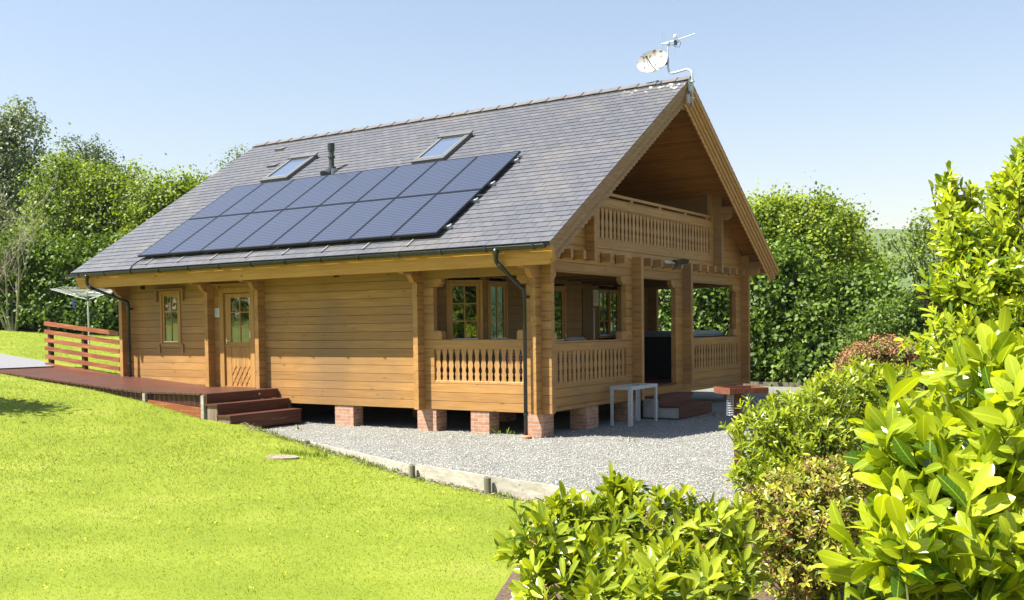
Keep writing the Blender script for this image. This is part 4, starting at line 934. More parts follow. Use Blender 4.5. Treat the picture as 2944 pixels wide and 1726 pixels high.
b = MB(); b.box(-.08, -.002, 3.66, 5.60, .40, .583); b.build('sill_face', M['logy'], ps)
# ---- metal frame
mf = thing('metal_frame', 'bare aluminium table frame standing on the gravel by the porch', 'table frame', (.4, 2.8, 0))
fx0, fx1, fy0, fy1 = .14, .58, 2.26, 3.42
for i, (x, y) in enumerate(((fx0, fy0), (fx1, fy0), (fx0, fy1), (fx1, fy1))):
    sx = 1 if x == fx0 else -1; sy_ = 1 if y == fy0 else -1
    b = MB(); b.box(min(x, x+sx*.07), max(x, x+sx*.07), min(y, y+sy_*.006), max(y, y+sy_*.006), -.02, .725); b.box(min(x, x+sx*.006), max(x, x+sx*.006), min(y+sy_*.007, y+sy_*.07), max(y+sy_*.007, y+sy_*.07), -.02, .725); b.build('leg', M['galv'], mf)
b = MB(); b.box(fx0, fx1, fy0-.006, fy0-.001, .665, .73); b.box(fx0, fx1, fy1+.001, fy1+.006, .665, .73); b.box(fx0-.006, fx0-.001, fy0, fy1, .665, .73); b.box(fx1+.001, fx1+.006, fy0, fy1, .665, .73); b.box(fx0, fx1, fy0, fy0+.05, .726, .731); b.box(fx0, fx0+.05, fy0+.051, fy1, .726, .731); b.box(fx1-.05, fx1, fy0+.051, fy1, .726, .731)
b.build('top_frame', M['galv'], mf)
# ---- bird table
bt = thing('bird_table', 'red-brown wooden tray bird table on a dark post among the shrubs', 'bird table', (4.47, -2.5, 0), rz=0)
bp0 = at(1819, 1160, 12.72); bx_, by_ = float(bp0[0]), float(bp0[1]); bt.location = (bx_, by_, 0)
b = MB(); b.box(bx_-.047, bx_+.047, by_-.047, by_+.047, -.1, 1.0); b.build('post', M['rail_post'], bt)
ang = math.radians(33); ux, uy = math.cos(ang+.26), math.sin(ang+.26); X_ = Vector((ux, uy, 0)).normalized(); Y_ = Vector((-X_.y, X_.x, 0)); ctr = Vector((bx_, by_, 0))+X_*.03
def bq(mb, a0, a1, c0, c1, z0, z1, tn=.5):
    mb.solid([ctr+X_*a0+Y_*c0+Vector((0, 0, z0)), ctr+X_*a1+Y_*c0+Vector((0, 0, z0)), ctr+X_*a1+Y_*c1+Vector((0, 0, z0)), ctr+X_*a0+Y_*c1+Vector((0, 0, z0))],
             [ctr+X_*a0+Y_*c0+Vector((0, 0, z1)), ctr+X_*a1+Y_*c0+Vector((0, 0, z1)), ctr+X_*a1+Y_*c1+Vector((0, 0, z1)), ctr+X_*a0+Y_*c1+Vector((0, 0, z1))], tn)
hw, hd = .265, .22; b = MB(); bq(b, -hw+.02, hw-.02, -hd+.02, hd-.02, 1.01, 1.03); b.build('tray_floor', M['bird'], bt)
b = MB(); bq(b, -hw, hw, -hd, -hd+.019, 1.012, 1.08, .35); bq(b, -hw, hw, hd-.019, hd, 1.005, 1.085); bq(b, -hw, -hw+.019, -hd+.02, hd-.02, 1.005, 1.085); bq(b, hw-.019, hw, -hd+.02, hd-.02, 1.005, 1.085, .2); b.build('tray_rim', M['bird'], bt)
fdr = thing('wire_feeder', 'empty pale wire mesh bird feeder hanging under the tray', 'bird feeder', (bx_-.15, by_-.08, .85))
c3 = ctr+X_*-.17+Y_*-.05; b = MB()
for k in range(9): z = .98-.03*k; b.tube([(c3.x+.042*math.cos(a), c3.y+.042*math.sin(a), z) for a in [2*math.pi*i/10 for i in range(11)]], .0022, 4)
for i in range(10): a = 2*math.pi*i/10; b.tube([(c3.x+.042*math.cos(a), c3.y+.042*math.sin(a), .98), (c3.x+.042*math.cos(a)-.012, c3.y+.042*math.sin(a), .735)], .002, 4)
b.build('mesh_cage', M['galv'], fdr); b = MB(); b.tube([(c3.x-.03, c3.y, .98), (c3.x, c3.y, 1.02), (c3.x+.03, c3.y, .98)], .002, 4); b.build('hanger', M['galv'], fdr)
# ---- timber edging between lawn and gravel
ED = [(-6.3, -1.30), (-5.15, -1.70), (-2.72, -2.67), (.53, -4.11), (2.01, -4.54), (2.95, -4.76), (4.3, -5.26), (5.6, -5.52)]
eg = thing('timber_edging', 'weathered grey board edging along the lawn side of the gravel', 'edging', (-.5, -3.6, 0))
for i in range(len(ED)-1):
    a, c = ED[i], ED[i+1]; tz = .005 if i < 3 else .035; b = MB(); b.beam((a[0]-.01, a[1], tz-.13), (c[0]+.0, c[1], tz-.13), .04, .27, tone=.35+.5*(i >= 3)); b.build('edging_board', M['grey_timber'], eg)
for (x, y) in ((-2.95, -2.62), (.50, -4.16), (2.03, -4.60), (4.3, -5.32)):
    b = MB(); b.tube([(x, y-.05, -.4), (x, y-.05, .035), (x+.004, y-.05, .045)], [.045, .045, .034], 9, .5); b.build('peg', M['peg'], eg)
fg = thing('timber_edging', 'thin dark board edging at the far side of the gravel below the hedge', 'edging', (1, 15.3, 0))
b = MB(); b.beam((-4, 15.33, .0), (4.85, 15.36, .0), .05, .2); b.build('edging_board', M['peg'], fg)
# stone slab in the lawn
def on_lawn(u, v):
    d = 6.
    while d < 45:
        p = at(u, v, d)
        if p[2] <= float(H(p[0], p[1])): break
        d += .02
    return p
sc_ = on_lawn(693, 1127); sx_, sy2 = float(sc_[0]), float(sc_[1]); szz = float(H(sx_, sy2)); print('slab', sc_)
b = MB(); n_ = 14; pf = [(sx_+.30*(1+.05*math.sin(3*a))*math.cos(a), sy2+.2*(1+.06*math.cos(5*a))*math.sin(a)) for a in [2*math.pi*k/n_ for k in range(n_)]]
b.solid([(x, y, szz-.05) for x, y in pf], [(x, y, szz+.018) for x, y in pf]); tag(b.build('stone_slab', M['slab']), 'flat pale stone slab set in the lawn near the edging', 'slab')
# ---- rotary clothes dryer
hp = at(221, 905, 29.6); hx_, hy_ = float(hp[0]), float(hp[1]); hz_ = float(H(hx_, hy_)); topz = float(at(221, 738, 29.6)[2]); rimz = float(at(221, 711, 29.6)[2])
cd = thing('clothes_dryer', 'open rotary clothes dryer on a grey pole behind the fence', 'clothes dryer', (hx_, hy_, hz_))
b = MB(); b.tube([(hx_, hy_, hz_-.1), (hx_, hy_, topz+.05)], .024, 10); b.build('pole', M['galv'], cd)
b = MB(); b.tube([(hx_, hy_, topz), (hx_, hy_, rimz-.1)], .018, 10); b.tube([(hx_, hy_, topz-.03), (hx_, hy_, topz+.05)], .04, 10); b.build('hub', M['lead'], cd)
RD = 1.18; angs = [.42+math.pi/2*k for k in range(4)]; tips = [Vector((hx_+RD*math.cos(a), hy_+RD*math.sin(a), rimz)) for a in angs]
for t_ in tips:
    b = MB(); c0_ = Vector((hx_, hy_, topz)); b.tube([c0_, t_], .011, 8); m_ = c0_+(t_-c0_)*.5; b.tube([Vector((hx_, hy_, rimz-.1)), m_], .007, 6); b.tube([t_, t_+Vector((0, 0, .03))], .02, 6); b.build('arm', M['alu'], cd)
b = MB()
for j in range(9):
    r_ = .36+.64*j/8; q = [Vector((hx_, hy_, topz))+(t_-Vector((hx_, hy_, topz)))*r_ for t_ in tips]
    for i in range(4): b.tube([q[i]+Vector((0, 0, .01)), (q[i]+q[(i+1) % 4])/2+Vector((0, 0, -.005)), q[(i+1) % 4]+Vector((0, 0, .01))], .0045, 4)
b.build('washing_line', M['grey_plastic'], cd)
pg = thing('clothes_pegs', 'blue pegs hanging from the clothes dryer', 'pegs', (hx_, hy_, topz))
b = MB(); q = at(179, 735, 29.2); [b.beam((q[0]+d, q[1], q[2]-.02), (q[0]+d+.03, q[1], q[2]-.28), .03, .02) for d in (0, .06)]; b.build('peg', M['blue_plastic'], pg)
# ---- hot tub
ht = thing('hot_tub', 'black hot tub with a grey lid inside the porch', 'hot tub', (-1.3, 8.2, .62))
def rbox(x0, x1, y0, y1, r, n=4):
    out = []
    for cx, cy, a0 in ((x1-r, y1-r, 0), (x0+r, y1-r, 90), (x0+r, y0+r, 180), (x1-r, y0+r, 270)):
        for k in range(n+1): a = R(a0+90*k/n); out.append((cx+r*math.cos(a), cy+r*math.sin(a)))
    return out
b = MB(); o1 = rbox(-2.32, -.30, 7.15, 9.35, .15); b.solid([(x, y, .621) for x, y in o1], [(x, y, 1.60) for x, y in o1]); [b.box(-2.1, -.5, 7.145, 7.149, .75+.2*k, .76+.2*k) for k in range(4)]; b.build('cabinet', M['tub'], ht)
b = MB(); o2 = rbox(-2.36, -.26, 7.11, 9.39, .18); o3 = rbox(-2.20, -.42, 7.3, 9.2, .2); b.solid([(x, y, 1.602) for x, y in o2], [(x, y, 1.66) for x, y in o2]); b.solid([(x, y, 1.662) for x, y in o2], [(x, y, 1.735) for x, y in o3]); b.build('lid', M['tubtop'], ht)
b = MB(); b.tube([(-.30, 9.1, 1.62), (-.24, 9.42, 1.78), (-.26, 9.46, 1.70), (-.3, 9.44, 1.5)], .02, 8); b.build('strap', M['black'], ht)
# ---- table with checked cloth, and chairs, behind the balusters
tb = thing('porch_table', 'small porch table behind the corner balusters', 'table', (-.75, .95, .62))
b = MB(); b.box(-1.1, -.42, .55, 1.75, 1.33, 1.36); b.build('table_top', M['logx'], tb)
for x in (-1.05, -.5):
    for y in (.6, 1.68): b = MB(); b.box(x, x+.05, y, y+.05, .62, 1.33); b.build('leg', M['logz'], tb)
cl = thing('tablecloth', 'red and white checked tablecloth hanging over the porch table', 'tablecloth', (-.75, .95, 1.36))
b = MB(); n_ = 26
for k in range(n_):
    def cp(t, z): 
        s = t*(.74+1.26+.74); wv = .018*math.sin(t*60)*(1.365-z)*3
        if s < .74: return (-1.13+s, .53-wv, z)
        if s < 2.0: return (-.39+wv, .53+s-.74, z)
        return (-.39-(s-2.0), 1.79+wv, z)
    t0, t1 = k/n_, (k+1)/n_
    for z0, z1 in ((1.0, 1.18), (1.18, 1.366)): b.face([cp(t0, z0), cp(t1, z0), cp(t1, z1), cp(t0, z1)])
b.box(-1.13, -.39, .53, 1.79, 1.362, 1.368); b.build('cloth', M['cloth'], cl)
for (x, y, lab) in ((-1.55, 1.0, 'wooden porch chair left of the checked tablecloth'), (-.85, 2.5, 'pale-topped wooden porch chair seen over the front rail')):
    ch_ = thing('porch_chair', lab, 'chair', (x, y, .62), 'porch chairs')
    b = MB(); b.box(x-.22, x+.22, y-.22, y+.22, 1.04, 1.08); b.build('seat', M['side_timber'], ch_)
    b = MB(); [b.box(x-.2+.1*k, x-.13+.1*k, y+.19, y+.215, 1.1, 1.54) for k in range(4)]; b.build('backrest', M['side_timber'], ch_)
    b = MB(); b.prism([(x-.23, 1.545), (x+.23, 1.545), (x+.23, 1.62), (x+.15, 1.665), (x-.15, 1.665), (x-.23, 1.62)], lambda u, v, w_: (u, w_, v), y+.18, y+.23); b.build('top_rail', M['concrete'], ch_)
    for dx in (-.2, .16):
        for dy in (-.2, .16): b = MB(); b.box(x+dx, x+dx+.04, y+dy, y+dy+.04, .62, 1.04 if dy < 0 else 1.6); b.build('leg', M['side_timber'], ch_)
# ---------------------------------------------------------------- vegetation
def unit(v): return v/np.maximum(np.linalg.norm(v, axis=-1, keepdims=True), 1e-9)
def leaf_mesh(name, P, D, N, Ln, Wd, tone, mat, parent, kind='small', curl=.15):
    """P base points, D long axis, N normal; builds all leaves of one crown as one mesh"""
    D = unit(D); Sd = unit(np.cross(D, N)); N = np.cross(Sd, D); n = len(P); Ln = Ln[:, None]; Wd = Wd[:, None]
    if kind == 'small':   # folded rhombus
        prof = [(0, 0, 0), (.45, -.5, .12), (1, 0, -.1), (.45, .5, .12), (.5, 0, 0)]
        fc = [(0, 1, 4), (1, 2, 4), (2, 3, 4), (3, 0, 4)]
    elif kind == 'tiny':
        prof = [(0, 0, 0), (.5, -.5, .1), (1, 0, 0), (.5, .5, .1)]; fc = [(0, 1, 2, 3)]
    else:                 # long leaf, curved along and folded across the midrib
        st = [(0, .05), (.12, .35), (.35, .88), (.62, 1.0), (.83, .80), (.95, .42), (1.0, .06)]; prof = []; fc = []
        for a, w_ in st:
            dz_ = -curl*a*a
            prof += [(a, -.5*w_, dz_+.10*w_*.5), (a, 0, dz_), (a, .5*w_, dz_+.10*w_*.5)]
        for i in range(len(st)-1):
            q = i*3; fc += [(q, q+1, q+4, q+3), (q+1, q+2, q+5, q+4)]
    k = len(prof); co = np.empty((n, k, 3))
    for i, (a, b, c) in enumerate(prof): co[:, i] = P+D*Ln*a+Sd*Wd*b+N*(Ln*c if kind == 'long' else Wd*c)
    f = (np.array(fc)[None]+k*np.arange(n)[:, None, None]).reshape(-1, len(fc[0]))
    luv = None
    if kind == 'long':
        base = np.array([(a, 2*b, 0) for a, b, c in prof]); luv = np.tile(base, (n, 1))
    return np_mesh(name, co.reshape(-1, 3), f, mat, tone=np.repeat(tone, len(fc)), luv=luv, smooth=kind == 'long', parent=parent)
def rdir(rg, n):
    return unit(rg.normal(size=(n, 3)))
def tree(name, label, cat, base, blobs, n, ls, mat, seed, group=None, trunk_r=.16, clump=.28, lean=.35, bark='bark', drop=.0, up=.25, per=22):
    """blobs: (centre, radii); leaves gather in clumps on the shell and inside of every blob"""
    rg = np.random.default_rng(seed); base = np.array(base, float)
    t = thing(name, label, cat, tuple(base), group)
    vol = np.array([(r[0]*r[1]+r[1]*r[2]+r[0]*r[2]) for c, r in blobs]); vol /= vol.sum()
    ncl = max(4, n//per); bi = rg.choice(len(blobs), ncl, p=vol); Cn = np.array([c for c, r in blobs])[bi]; Rd = np.array([r for c, r in blobs])[bi]
    u = rdir(rg, ncl); rad = rg.uniform(.35, 1.05, ncl)**.6; spr = rg.uniform(0, 1, ncl) < .16; rad = np.where(spr, rg.uniform(1.0, 1.28, ncl), rad); cc = Cn+u*Rd*rad[:, None]; cc += rg.normal(size=cc.shape)*.08*Rd
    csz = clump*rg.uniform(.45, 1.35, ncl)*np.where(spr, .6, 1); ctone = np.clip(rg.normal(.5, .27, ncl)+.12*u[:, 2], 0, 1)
    ci = np.repeat(np.arange(ncl), per); m = len(ci)
    P = cc[ci]+rg.normal(size=(m, 3))*csz[ci][:, None]*np.array([1, 1, .7])
    k = P[:, 2] > base[2]+.05; P, ci = P[k], ci[k]; m = len(P)
    D = unit(rdir(rg, m)+u[ci]*.5+np.array([0, 0, -lean])); N = unit(rdir(rg, m)*.75+u[ci]*.6+np.array([-.1, -.15, up+.45]))
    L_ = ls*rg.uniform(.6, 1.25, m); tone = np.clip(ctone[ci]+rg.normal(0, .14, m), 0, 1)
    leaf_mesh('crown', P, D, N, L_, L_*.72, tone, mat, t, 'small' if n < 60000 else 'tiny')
    b = MB(); rr_ = random.Random(seed); top = np.mean([c for c, r in blobs], 0)
    b.tube([tuple(base-np.array([0, 0, .2])), tuple(base*.5+top*.5+np.array([.1, .05, 0])), tuple(top+np.array([0, 0, .2]))], [trunk_r, trunk_r*.75, trunk_r*.4], 8)
    for c, r in blobs:
        c = np.array(c); s = base*.45+top*.55; s[2] = min(s[2], c[2]-.2*r[2]); mid = (s+c)/2+np.array([rr_.uniform(-.2, .2), rr_.uniform(-.2, .2), .15])
        b.tube([tuple(s), tuple(mid), tuple(c)], [trunk_r*.5, trunk_r*.32, trunk_r*.18], 6)
        for _ in range(6):
            q = unit(np.array([rr_.gauss(0, 1), rr_.gauss(0, 1), rr_.gauss(.3, 1)])); e = c+q*np.array(r)*.95; b.tube([tuple(mid*.3+c*.7), tuple((c+e)/2+np.array([0, 0, .08])), tuple(e)], [trunk_r*.16, trunk_r*.1, trunk_r*.04], 4)
    b.build('trunk', M[bark], t)
    return t
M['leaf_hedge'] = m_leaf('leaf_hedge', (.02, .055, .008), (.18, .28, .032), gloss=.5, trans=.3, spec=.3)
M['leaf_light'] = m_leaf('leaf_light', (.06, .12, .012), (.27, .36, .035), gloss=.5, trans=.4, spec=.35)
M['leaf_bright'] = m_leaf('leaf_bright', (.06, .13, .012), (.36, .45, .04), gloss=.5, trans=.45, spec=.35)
M['leaf_willow'] = m_leaf('leaf_willow', (.07, .11, .05), (.33, .37, .21), gloss=.5, trans=.3, tint=(1.1, 1.15, .6))
M['leaf_dark'] = m_leaf('leaf_dark', (.03, .055, .014), (.12, .17, .035), gloss=.45, trans=.25)
M['leaf_rhodo'] = m_leaf('leaf_rhododendron', (.05, .11, .014), (.38, .45, .03), gloss=.27, trans=.42, vein=True)
M['leaf_azalea'] = m_leaf('leaf_azalea', (.08, .13, .012), (.46, .48, .05), gloss=.38, trans=.32)
M['leaf_laurel'] = m_leaf('leaf_laurel', (.07, .16, .014), (.46, .54, .03), gloss=.24, trans=.48, vein=True, spec=.6)
def vb(u, v, d, ru, rv, rd):
    """a crown blob at a view position: radii given in view px (u, v) and metres (depth)"""
    c = at(u, v, d); s = d/2479.8
    return (c, (max(ru*s, .2)*.97, rd, rv*s))
def gbase(u, d):
    p = at(u, 880, d); return (float(p[0]), float(p[1]), float(H(p[0], p[1])))
# --- left: trees and hedge beyond the upper lawn
BG = 'trees beyond the upper lawn'
tree('willow_tree', 'tall grey-green tree at the far left edge', 'tree', gbase(-20, 43), [vb(-40, 330, 43, 60, 60, 1.2), vb(45, 340, 43, 46, 80, 1.1), vb(-10, 430, 43, 90, 90, 1.6), vb(60, 440, 43, 48, 85, 1.3), vb(30, 560, 43, 90, 110, 1.7), vb(-60, 600, 43, 90, 150, 1.8), vb(40, 290, 43, 22, 25, .6)], 26000, .15, M['leaf_willow'], 11, BG, .3, .3)
tree('round_tree', 'dark round-topped tree rising behind the bright green one', 'tree', gbase(215, 56), [vb(215, 403, 56, 64, 58, 1.4), vb(190, 470, 56, 80, 70, 1.6), vb(260, 450, 56, 55, 60, 1.4)], 13000, .13, M['leaf_dark'], 12, BG, .3, .25)
tree('bushy_tree', 'bright yellow-green bushy tree behind the bare sapling', 'tree', gbase(190, 40), [vb(160, 465, 40, 62, 65, 1.5), vb(240, 475, 40, 70, 60, 1.5), vb(190, 560, 40, 110, 100, 1.8), vb(285, 510, 40, 60, 80, 1.5), vb(140, 640, 40, 90, 120, 1.8), vb(265, 660, 40, 90, 120, 1.6), vb(330, 440, 40, 32, 34, .8), vb(145, 415, 40, 24, 30, .7)], 30000, .14, M['leaf_light'], 13, BG, .28, .32)
tree('bushy_tree', 'bright green bushy tree showing just left of the slate roof', 'tree', gbase(400, 39), [vb(370, 500, 39, 52, 60, 1.4), vb(430, 480, 39, 42, 40, 1.2), vb(400, 600, 39, 80, 100, 1.5), vb(475, 520, 39, 40, 60, 1.2), vb(350, 680, 39, 80, 110, 1.5), vb(455, 452, 39, 22, 20, .6)], 20000, .14, M['leaf_light'], 14, BG, .25, .3)
tree('sapling', 'wispy sapling tips showing above the roof slope', 'tree', gbase(560, 44), [vb(572, 410, 44, 26, 34, .6), vb(545, 460, 44, 34, 30, .6), vb(500, 440, 44, 24, 16, .5), vb(580, 480, 44, 40, 40, .8), vb(588, 380, 44, 10, 20, .3)], 1500, .12, M['leaf_willow'], 15, BG, .12, .22, per=9)
for i, (u0, u1, top, lab) in enumerate(((-60, 120, 600, 'dark hedge behind the bare sapling'), (120, 330, 600, 'dark leafy hedge behind the clothes dryer'))):
    bl = [vb(u0+(u1-u0)*(k+.5)/4, top+100+12*math.sin(k*2+i), 37.2, (u1-u0)/6.5, 108, 1.0) for k in range(4)]+[vb(u0+(u1-u0)*(k+.5)/3, 770, 36.8, (u1-u0)/5, 40, 1.0) for k in range(3)]
    tree('hedge', lab, 'hedge', gbase((u0+u1)/2, 37.5), bl, 20000, .16, M['leaf_hedge'], 20+i, 'clipped hedge behind the upper lawn', .15, .3)
# --- right: hedge behind the gravel
HB = 'tall hedge bushes behind the gravel'
def wb(x, y, z, rx, ry, rz): return (np.array([x, y, z]), (rx, ry, rz))
def hedge_bush(x, y, h, wdt, seed, lab, mat='leaf_hedge', n=12000, nm='hedge', ls=.175):
    rr_ = random.Random(seed); z0 = -.1; bl = []
    for k in range(9):
        t = (k+.5)/9; bl.append(wb(x+rr_.uniform(-.4, .4)*wdt, y+rr_.uniform(-.3, .3), z0+t*h*.92+.1, wdt*(.52-.22*t), .9-.3*t, h*.15))
    bl.append(wb(x+rr_.uniform(-.3, .3), y, h*.93, wdt*.22, .4, h*.1))
    return tree(nm, lab, 'hedge', (x, y, z0), bl, n, ls, M[mat], seed, HB, .12, .27)
hb = [(-10.6, 16.4, 3.6, 2.6, 'hedge bush farthest left behind the porch'), (-8.2, 16.2, 3.8, 2.6, 'hedge bush seen through the doorway of the porch'), (-5.7, 16.3, 3.9, 2.7, 'hedge bush seen through the right-hand porch opening'), (-3.3, 16.2, 4.2, 2.7, 'hedge bush directly right of the cabin corner'), (-1.2, 16.6, 4.3, 2.4, 'hedge bush in the middle of the hedge right of the cabin'), (.9, 16.4, 3.4, 2.3, 'lower hedge bush above the end of the gravel'), (3.0, 16.6, 2.3, 1.8, 'low hedge bush half hidden by the copper-flowered shrub'), (5.6, 15.8, 3.2, 2.2, 'added hedge bush behind the tall laurel, for window reflections'), (9, 13.8, 4.0, 2.6, 'added hedge bush beyond the right edge of the frame, for reflections'), (12, 10.5, 4.0, 2.6, 'added hedge bush beyond the right edge nearest the laurels, for reflections')]  # bushes behind the laurel and past the right edge added for window reflections
for i, (x, y, h, wdt, lab) in enumerate(hb): hedge_bush(x, y, h, wdt, 40+i, lab)
tree('bushy_tree', 'light green tree rising above the hedge right of the roof', 'tree', gbase(1950, 34), [vb(1900, 570, 34, 60, 60, 1.5), vb(1960, 540, 34, 60, 55, 1.5), vb(2030, 560, 34, 60, 60, 1.4), vb(2000, 640, 34, 110, 80, 1.7), vb(1920, 660, 34, 80, 80, 1.5), vb(2080, 640, 34, 50, 70, 1.3), vb(2015, 500, 34, 14, 26, .4), vb(1885, 510, 34, 40, 25, .7), vb(2090, 540, 34, 26, 22, .5), vb(1945, 495, 34, 16, 16, .4)], 30000, .13, M['leaf_bright'], 51, 'trees right of the cabin', .25, .3)
tree('bushy_tree', 'grey-green tree between the hedge and the gap to the hill', 'tree', gbase(2110, 36), [vb(2110, 640, 36, 30, 50, 1.0), vb(2130, 720, 36, 50, 60, 1.2), vb(2090, 760, 36, 60, 60, 1.2), vb(2150, 660, 36, 26, 30, .7)], 9000, .13, M['leaf_light'], 52, 'trees right of the cabin', .18, .28)
tree('open_tree', 'open-branched tree in front of the distant hill', 'tree', gbase(2345, 26), [vb(2260, 600, 26, 42, 28, .8), vb(2215, 585, 26, 38, 16, .6), vb(2280, 560, 26, 36, 30, .7), vb(2240, 650, 26, 48, 24, .8), vb(2300, 640, 26, 50, 60, .9), vb(2195, 600, 26, 24, 14, .4)], 1900, .10, M['leaf_light'], 53, 'trees right of the cabin', .05, .17, per=12)
tree('bushy_tree', 'dense dark shrub beneath the open-branched tree', 'tree', gbase(2230, 27), [vb(2190, 800, 27, 60, 60, 1.1), vb(2260, 770, 27, 60, 55, 1.1), vb(2320, 760, 27, 70, 90, 1.2), vb(2140, 850, 27, 60, 50, 1.), vb(2240, 850, 27, 80, 50, 1.1)], 15000, .10, M['leaf_hedge'], 54, 'trees right of the cabin', .12, .22)
tree('herbs', 'pale weeds at the foot of the hedge beyond the gravel', 'plants', (2.2, 15.9, -.1), [wb(1.6, 15.9, .25, .5, .2, .3), wb(2.3, 15.9, .2, .5, .2, .25), wb(.8, 15.8, .12, .5, .15, .15)], 1800, .06, M['leaf_willow'], 55, None, .01, .12)
# trees out of view, mostly stand-ins added for the reflections in the window panes
for i_, (x_, y_, nm_) in enumerate(((13.2, -10.5, 'first'), (13.8, -7.2, 'second'), (14.2, -3.8, 'third'), (14.2, -.2, 'last'))): tree('bushy_tree', nm_+' of the stand-in bushes added out of shot on the right for reflections', 'tree', (x_, y_, -.4), [wb(x_, y_, 1.2, 1.5, 2.0, 1.9), wb(x_+.3, y_+.6, 3.2, 1.4, 1.8, 1.7), wb(x_, y_-.5, 4.8, 1.3, 1.6, 1.4)], 14000, .17, M['leaf_bright'], 560+i_, 'garden trees out of shot', .12, .3)
tree('bushy_tree', 'stand-in tree added out of shot across the lawn for window reflections', 'tree', (-3, -24, .2), [wb(-3, -24, 3.6, 3.2, 2.6, 2.8), wb(-8, -25, 3.2, 3., 2.6, 2.6), wb(2, -25, 3.4, 3., 2.6, 2.6)], 9000, .22, M['leaf_light'], 57, 'garden trees out of shot', .2, .4)
tree('bushy_tree', 'stand-in tree added out of shot beyond the far lawn corner for reflections', 'tree', (-30, -19, 2.2), [wb(-30, -19, 5, 4, 4, 3.5), wb(-25, -23, 4.4, 3.5, 3.5, 3.2), wb(-34, -14, 5, 3.5, 4, 3.5)], 9000, .3, M['leaf_light'], 59, 'garden trees out of shot', .2, .5)
tree('bushy_tree', 'small tree left of the frame that shades the lawn edge', 'tree', (-10.3, -6.4, .7), [wb(-9.95, -6.0, 3.5, .55, .6, .6), wb(-10.5, -6.5, 3.3, .6, .6, .6)], 5000, .12, M['leaf_light'], 58, 'garden trees out of shot', .08, .25)
# --- bare sapling on the upper lawn
def bare_tree():
    rr_ = random.Random(5); bx0 = gbase(33, 36); t = thing('bare_tree', 'leafless multi-stemmed sapling with pale lichened twigs on the upper lawn', 'tree', bx0)
    tk = MB(); tw = MB(); right = Vector(rgt)
    def grow(p, d, ln, r, lev):
        n_ = 5; pts = [p]; dd = d.copy()
        for i in range(n_):
            dd = (dd+Vector((rr_.gauss(0, .10), rr_.gauss(0, .10), rr_.gauss(.03, .06)))).normalized(); pts.append(pts[-1]+dd*ln/n_)
        rs = [r*(1-.75*i/n_) for i in range(n_+1)]; (tk if lev < 2 else tw).tube(pts, rs, 6 if lev < 2 else 4, rr_.random())
        if lev >= 4: return
        for k in range({0: 5, 1: 4, 2: 3, 3: 1}[lev]):
            i = rr_.randint(1 if lev else 2, n_); q = pts[i]; a = rr_.uniform(0, 6.28); sd = Vector((math.cos(a), math.sin(a), rr_.uniform(.1, .7))).normalized()
            grow(q, (dd*.75+sd*.75).normalized(), ln*rr_.uniform(.45, .72), max(rs[i]*.6, .006), lev+1)
    for sx, h in ((-.75, 2.6), (-.2, 2.9), (.0, 2.4), (.45, 2.9), (-.45, 2.5)):
        grow(Vector(bx0)+right*sx*.25, (Vector((0, 0, 1))+right*sx*.55+Vector((rr_.uniform(-.2, .2), rr_.uniform(-.2, .2), 0))).normalized(), h, .06, 0)
    tk.build('trunk', M['bark_lichen'], t); tw.build('twigs', M['twig_pale'], t)
bare_tree()
# --- shrubs made of leafy shoots
def shoots_mesh(tag_, t, tips, axes, rg, nl, ln, wd, spread, slen, mat, curl=.15, tone0=.5, tone_sd=.2, whorl=True, upb=.0, dark_in=None, kind='long'):
    ns = len(tips); ci = np.repeat(np.arange(ns), nl); j = np.tile(np.arange(nl), ns); m = len(ci)
    ax = axes[ci]; a = unit(np.cross(ax, np.array([.3, .9, .2]))); b = np.cross(ax, a)
    ph = j*2.39996+rg.uniform(0, 6.28, ns)[ci]; rad = a*np.cos(ph)[:, None]+b*np.sin(ph)[:, None]
    fr = (j+.5)/nl; P = tips[ci]-ax*(slen*(1-fr))[:, None]
    op = (spread*(1.25-fr*.75)+rg.normal(0, .14, m))[:, None]; D = ax*np.cos(op)+rad*np.sin(op)+np.array([0, 0, upb])
    N = unit(ax*np.sin(op)-rad*np.cos(op))*-1.; N = -N; N = unit(ax*np.sin(op)-rad*np.cos(op)+rg.normal(0, .26, (m, 3)))
    L_ = ln*rg.uniform(.5, 1.15, m)*(1-.35*np.abs(fr-.45)*1.2); st = np.clip(rg.normal(tone0, tone_sd, ns), 0, 1)
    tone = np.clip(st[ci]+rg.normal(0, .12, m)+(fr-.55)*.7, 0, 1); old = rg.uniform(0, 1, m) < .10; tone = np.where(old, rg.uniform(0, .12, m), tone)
    if dark_in is not None: tone = tone*dark_in[ci]
    return leaf_mesh(tag_, P, D, N, L_, L_*wd*rg.uniform(.85, 1.15, m), tone, mat, t, kind, curl)
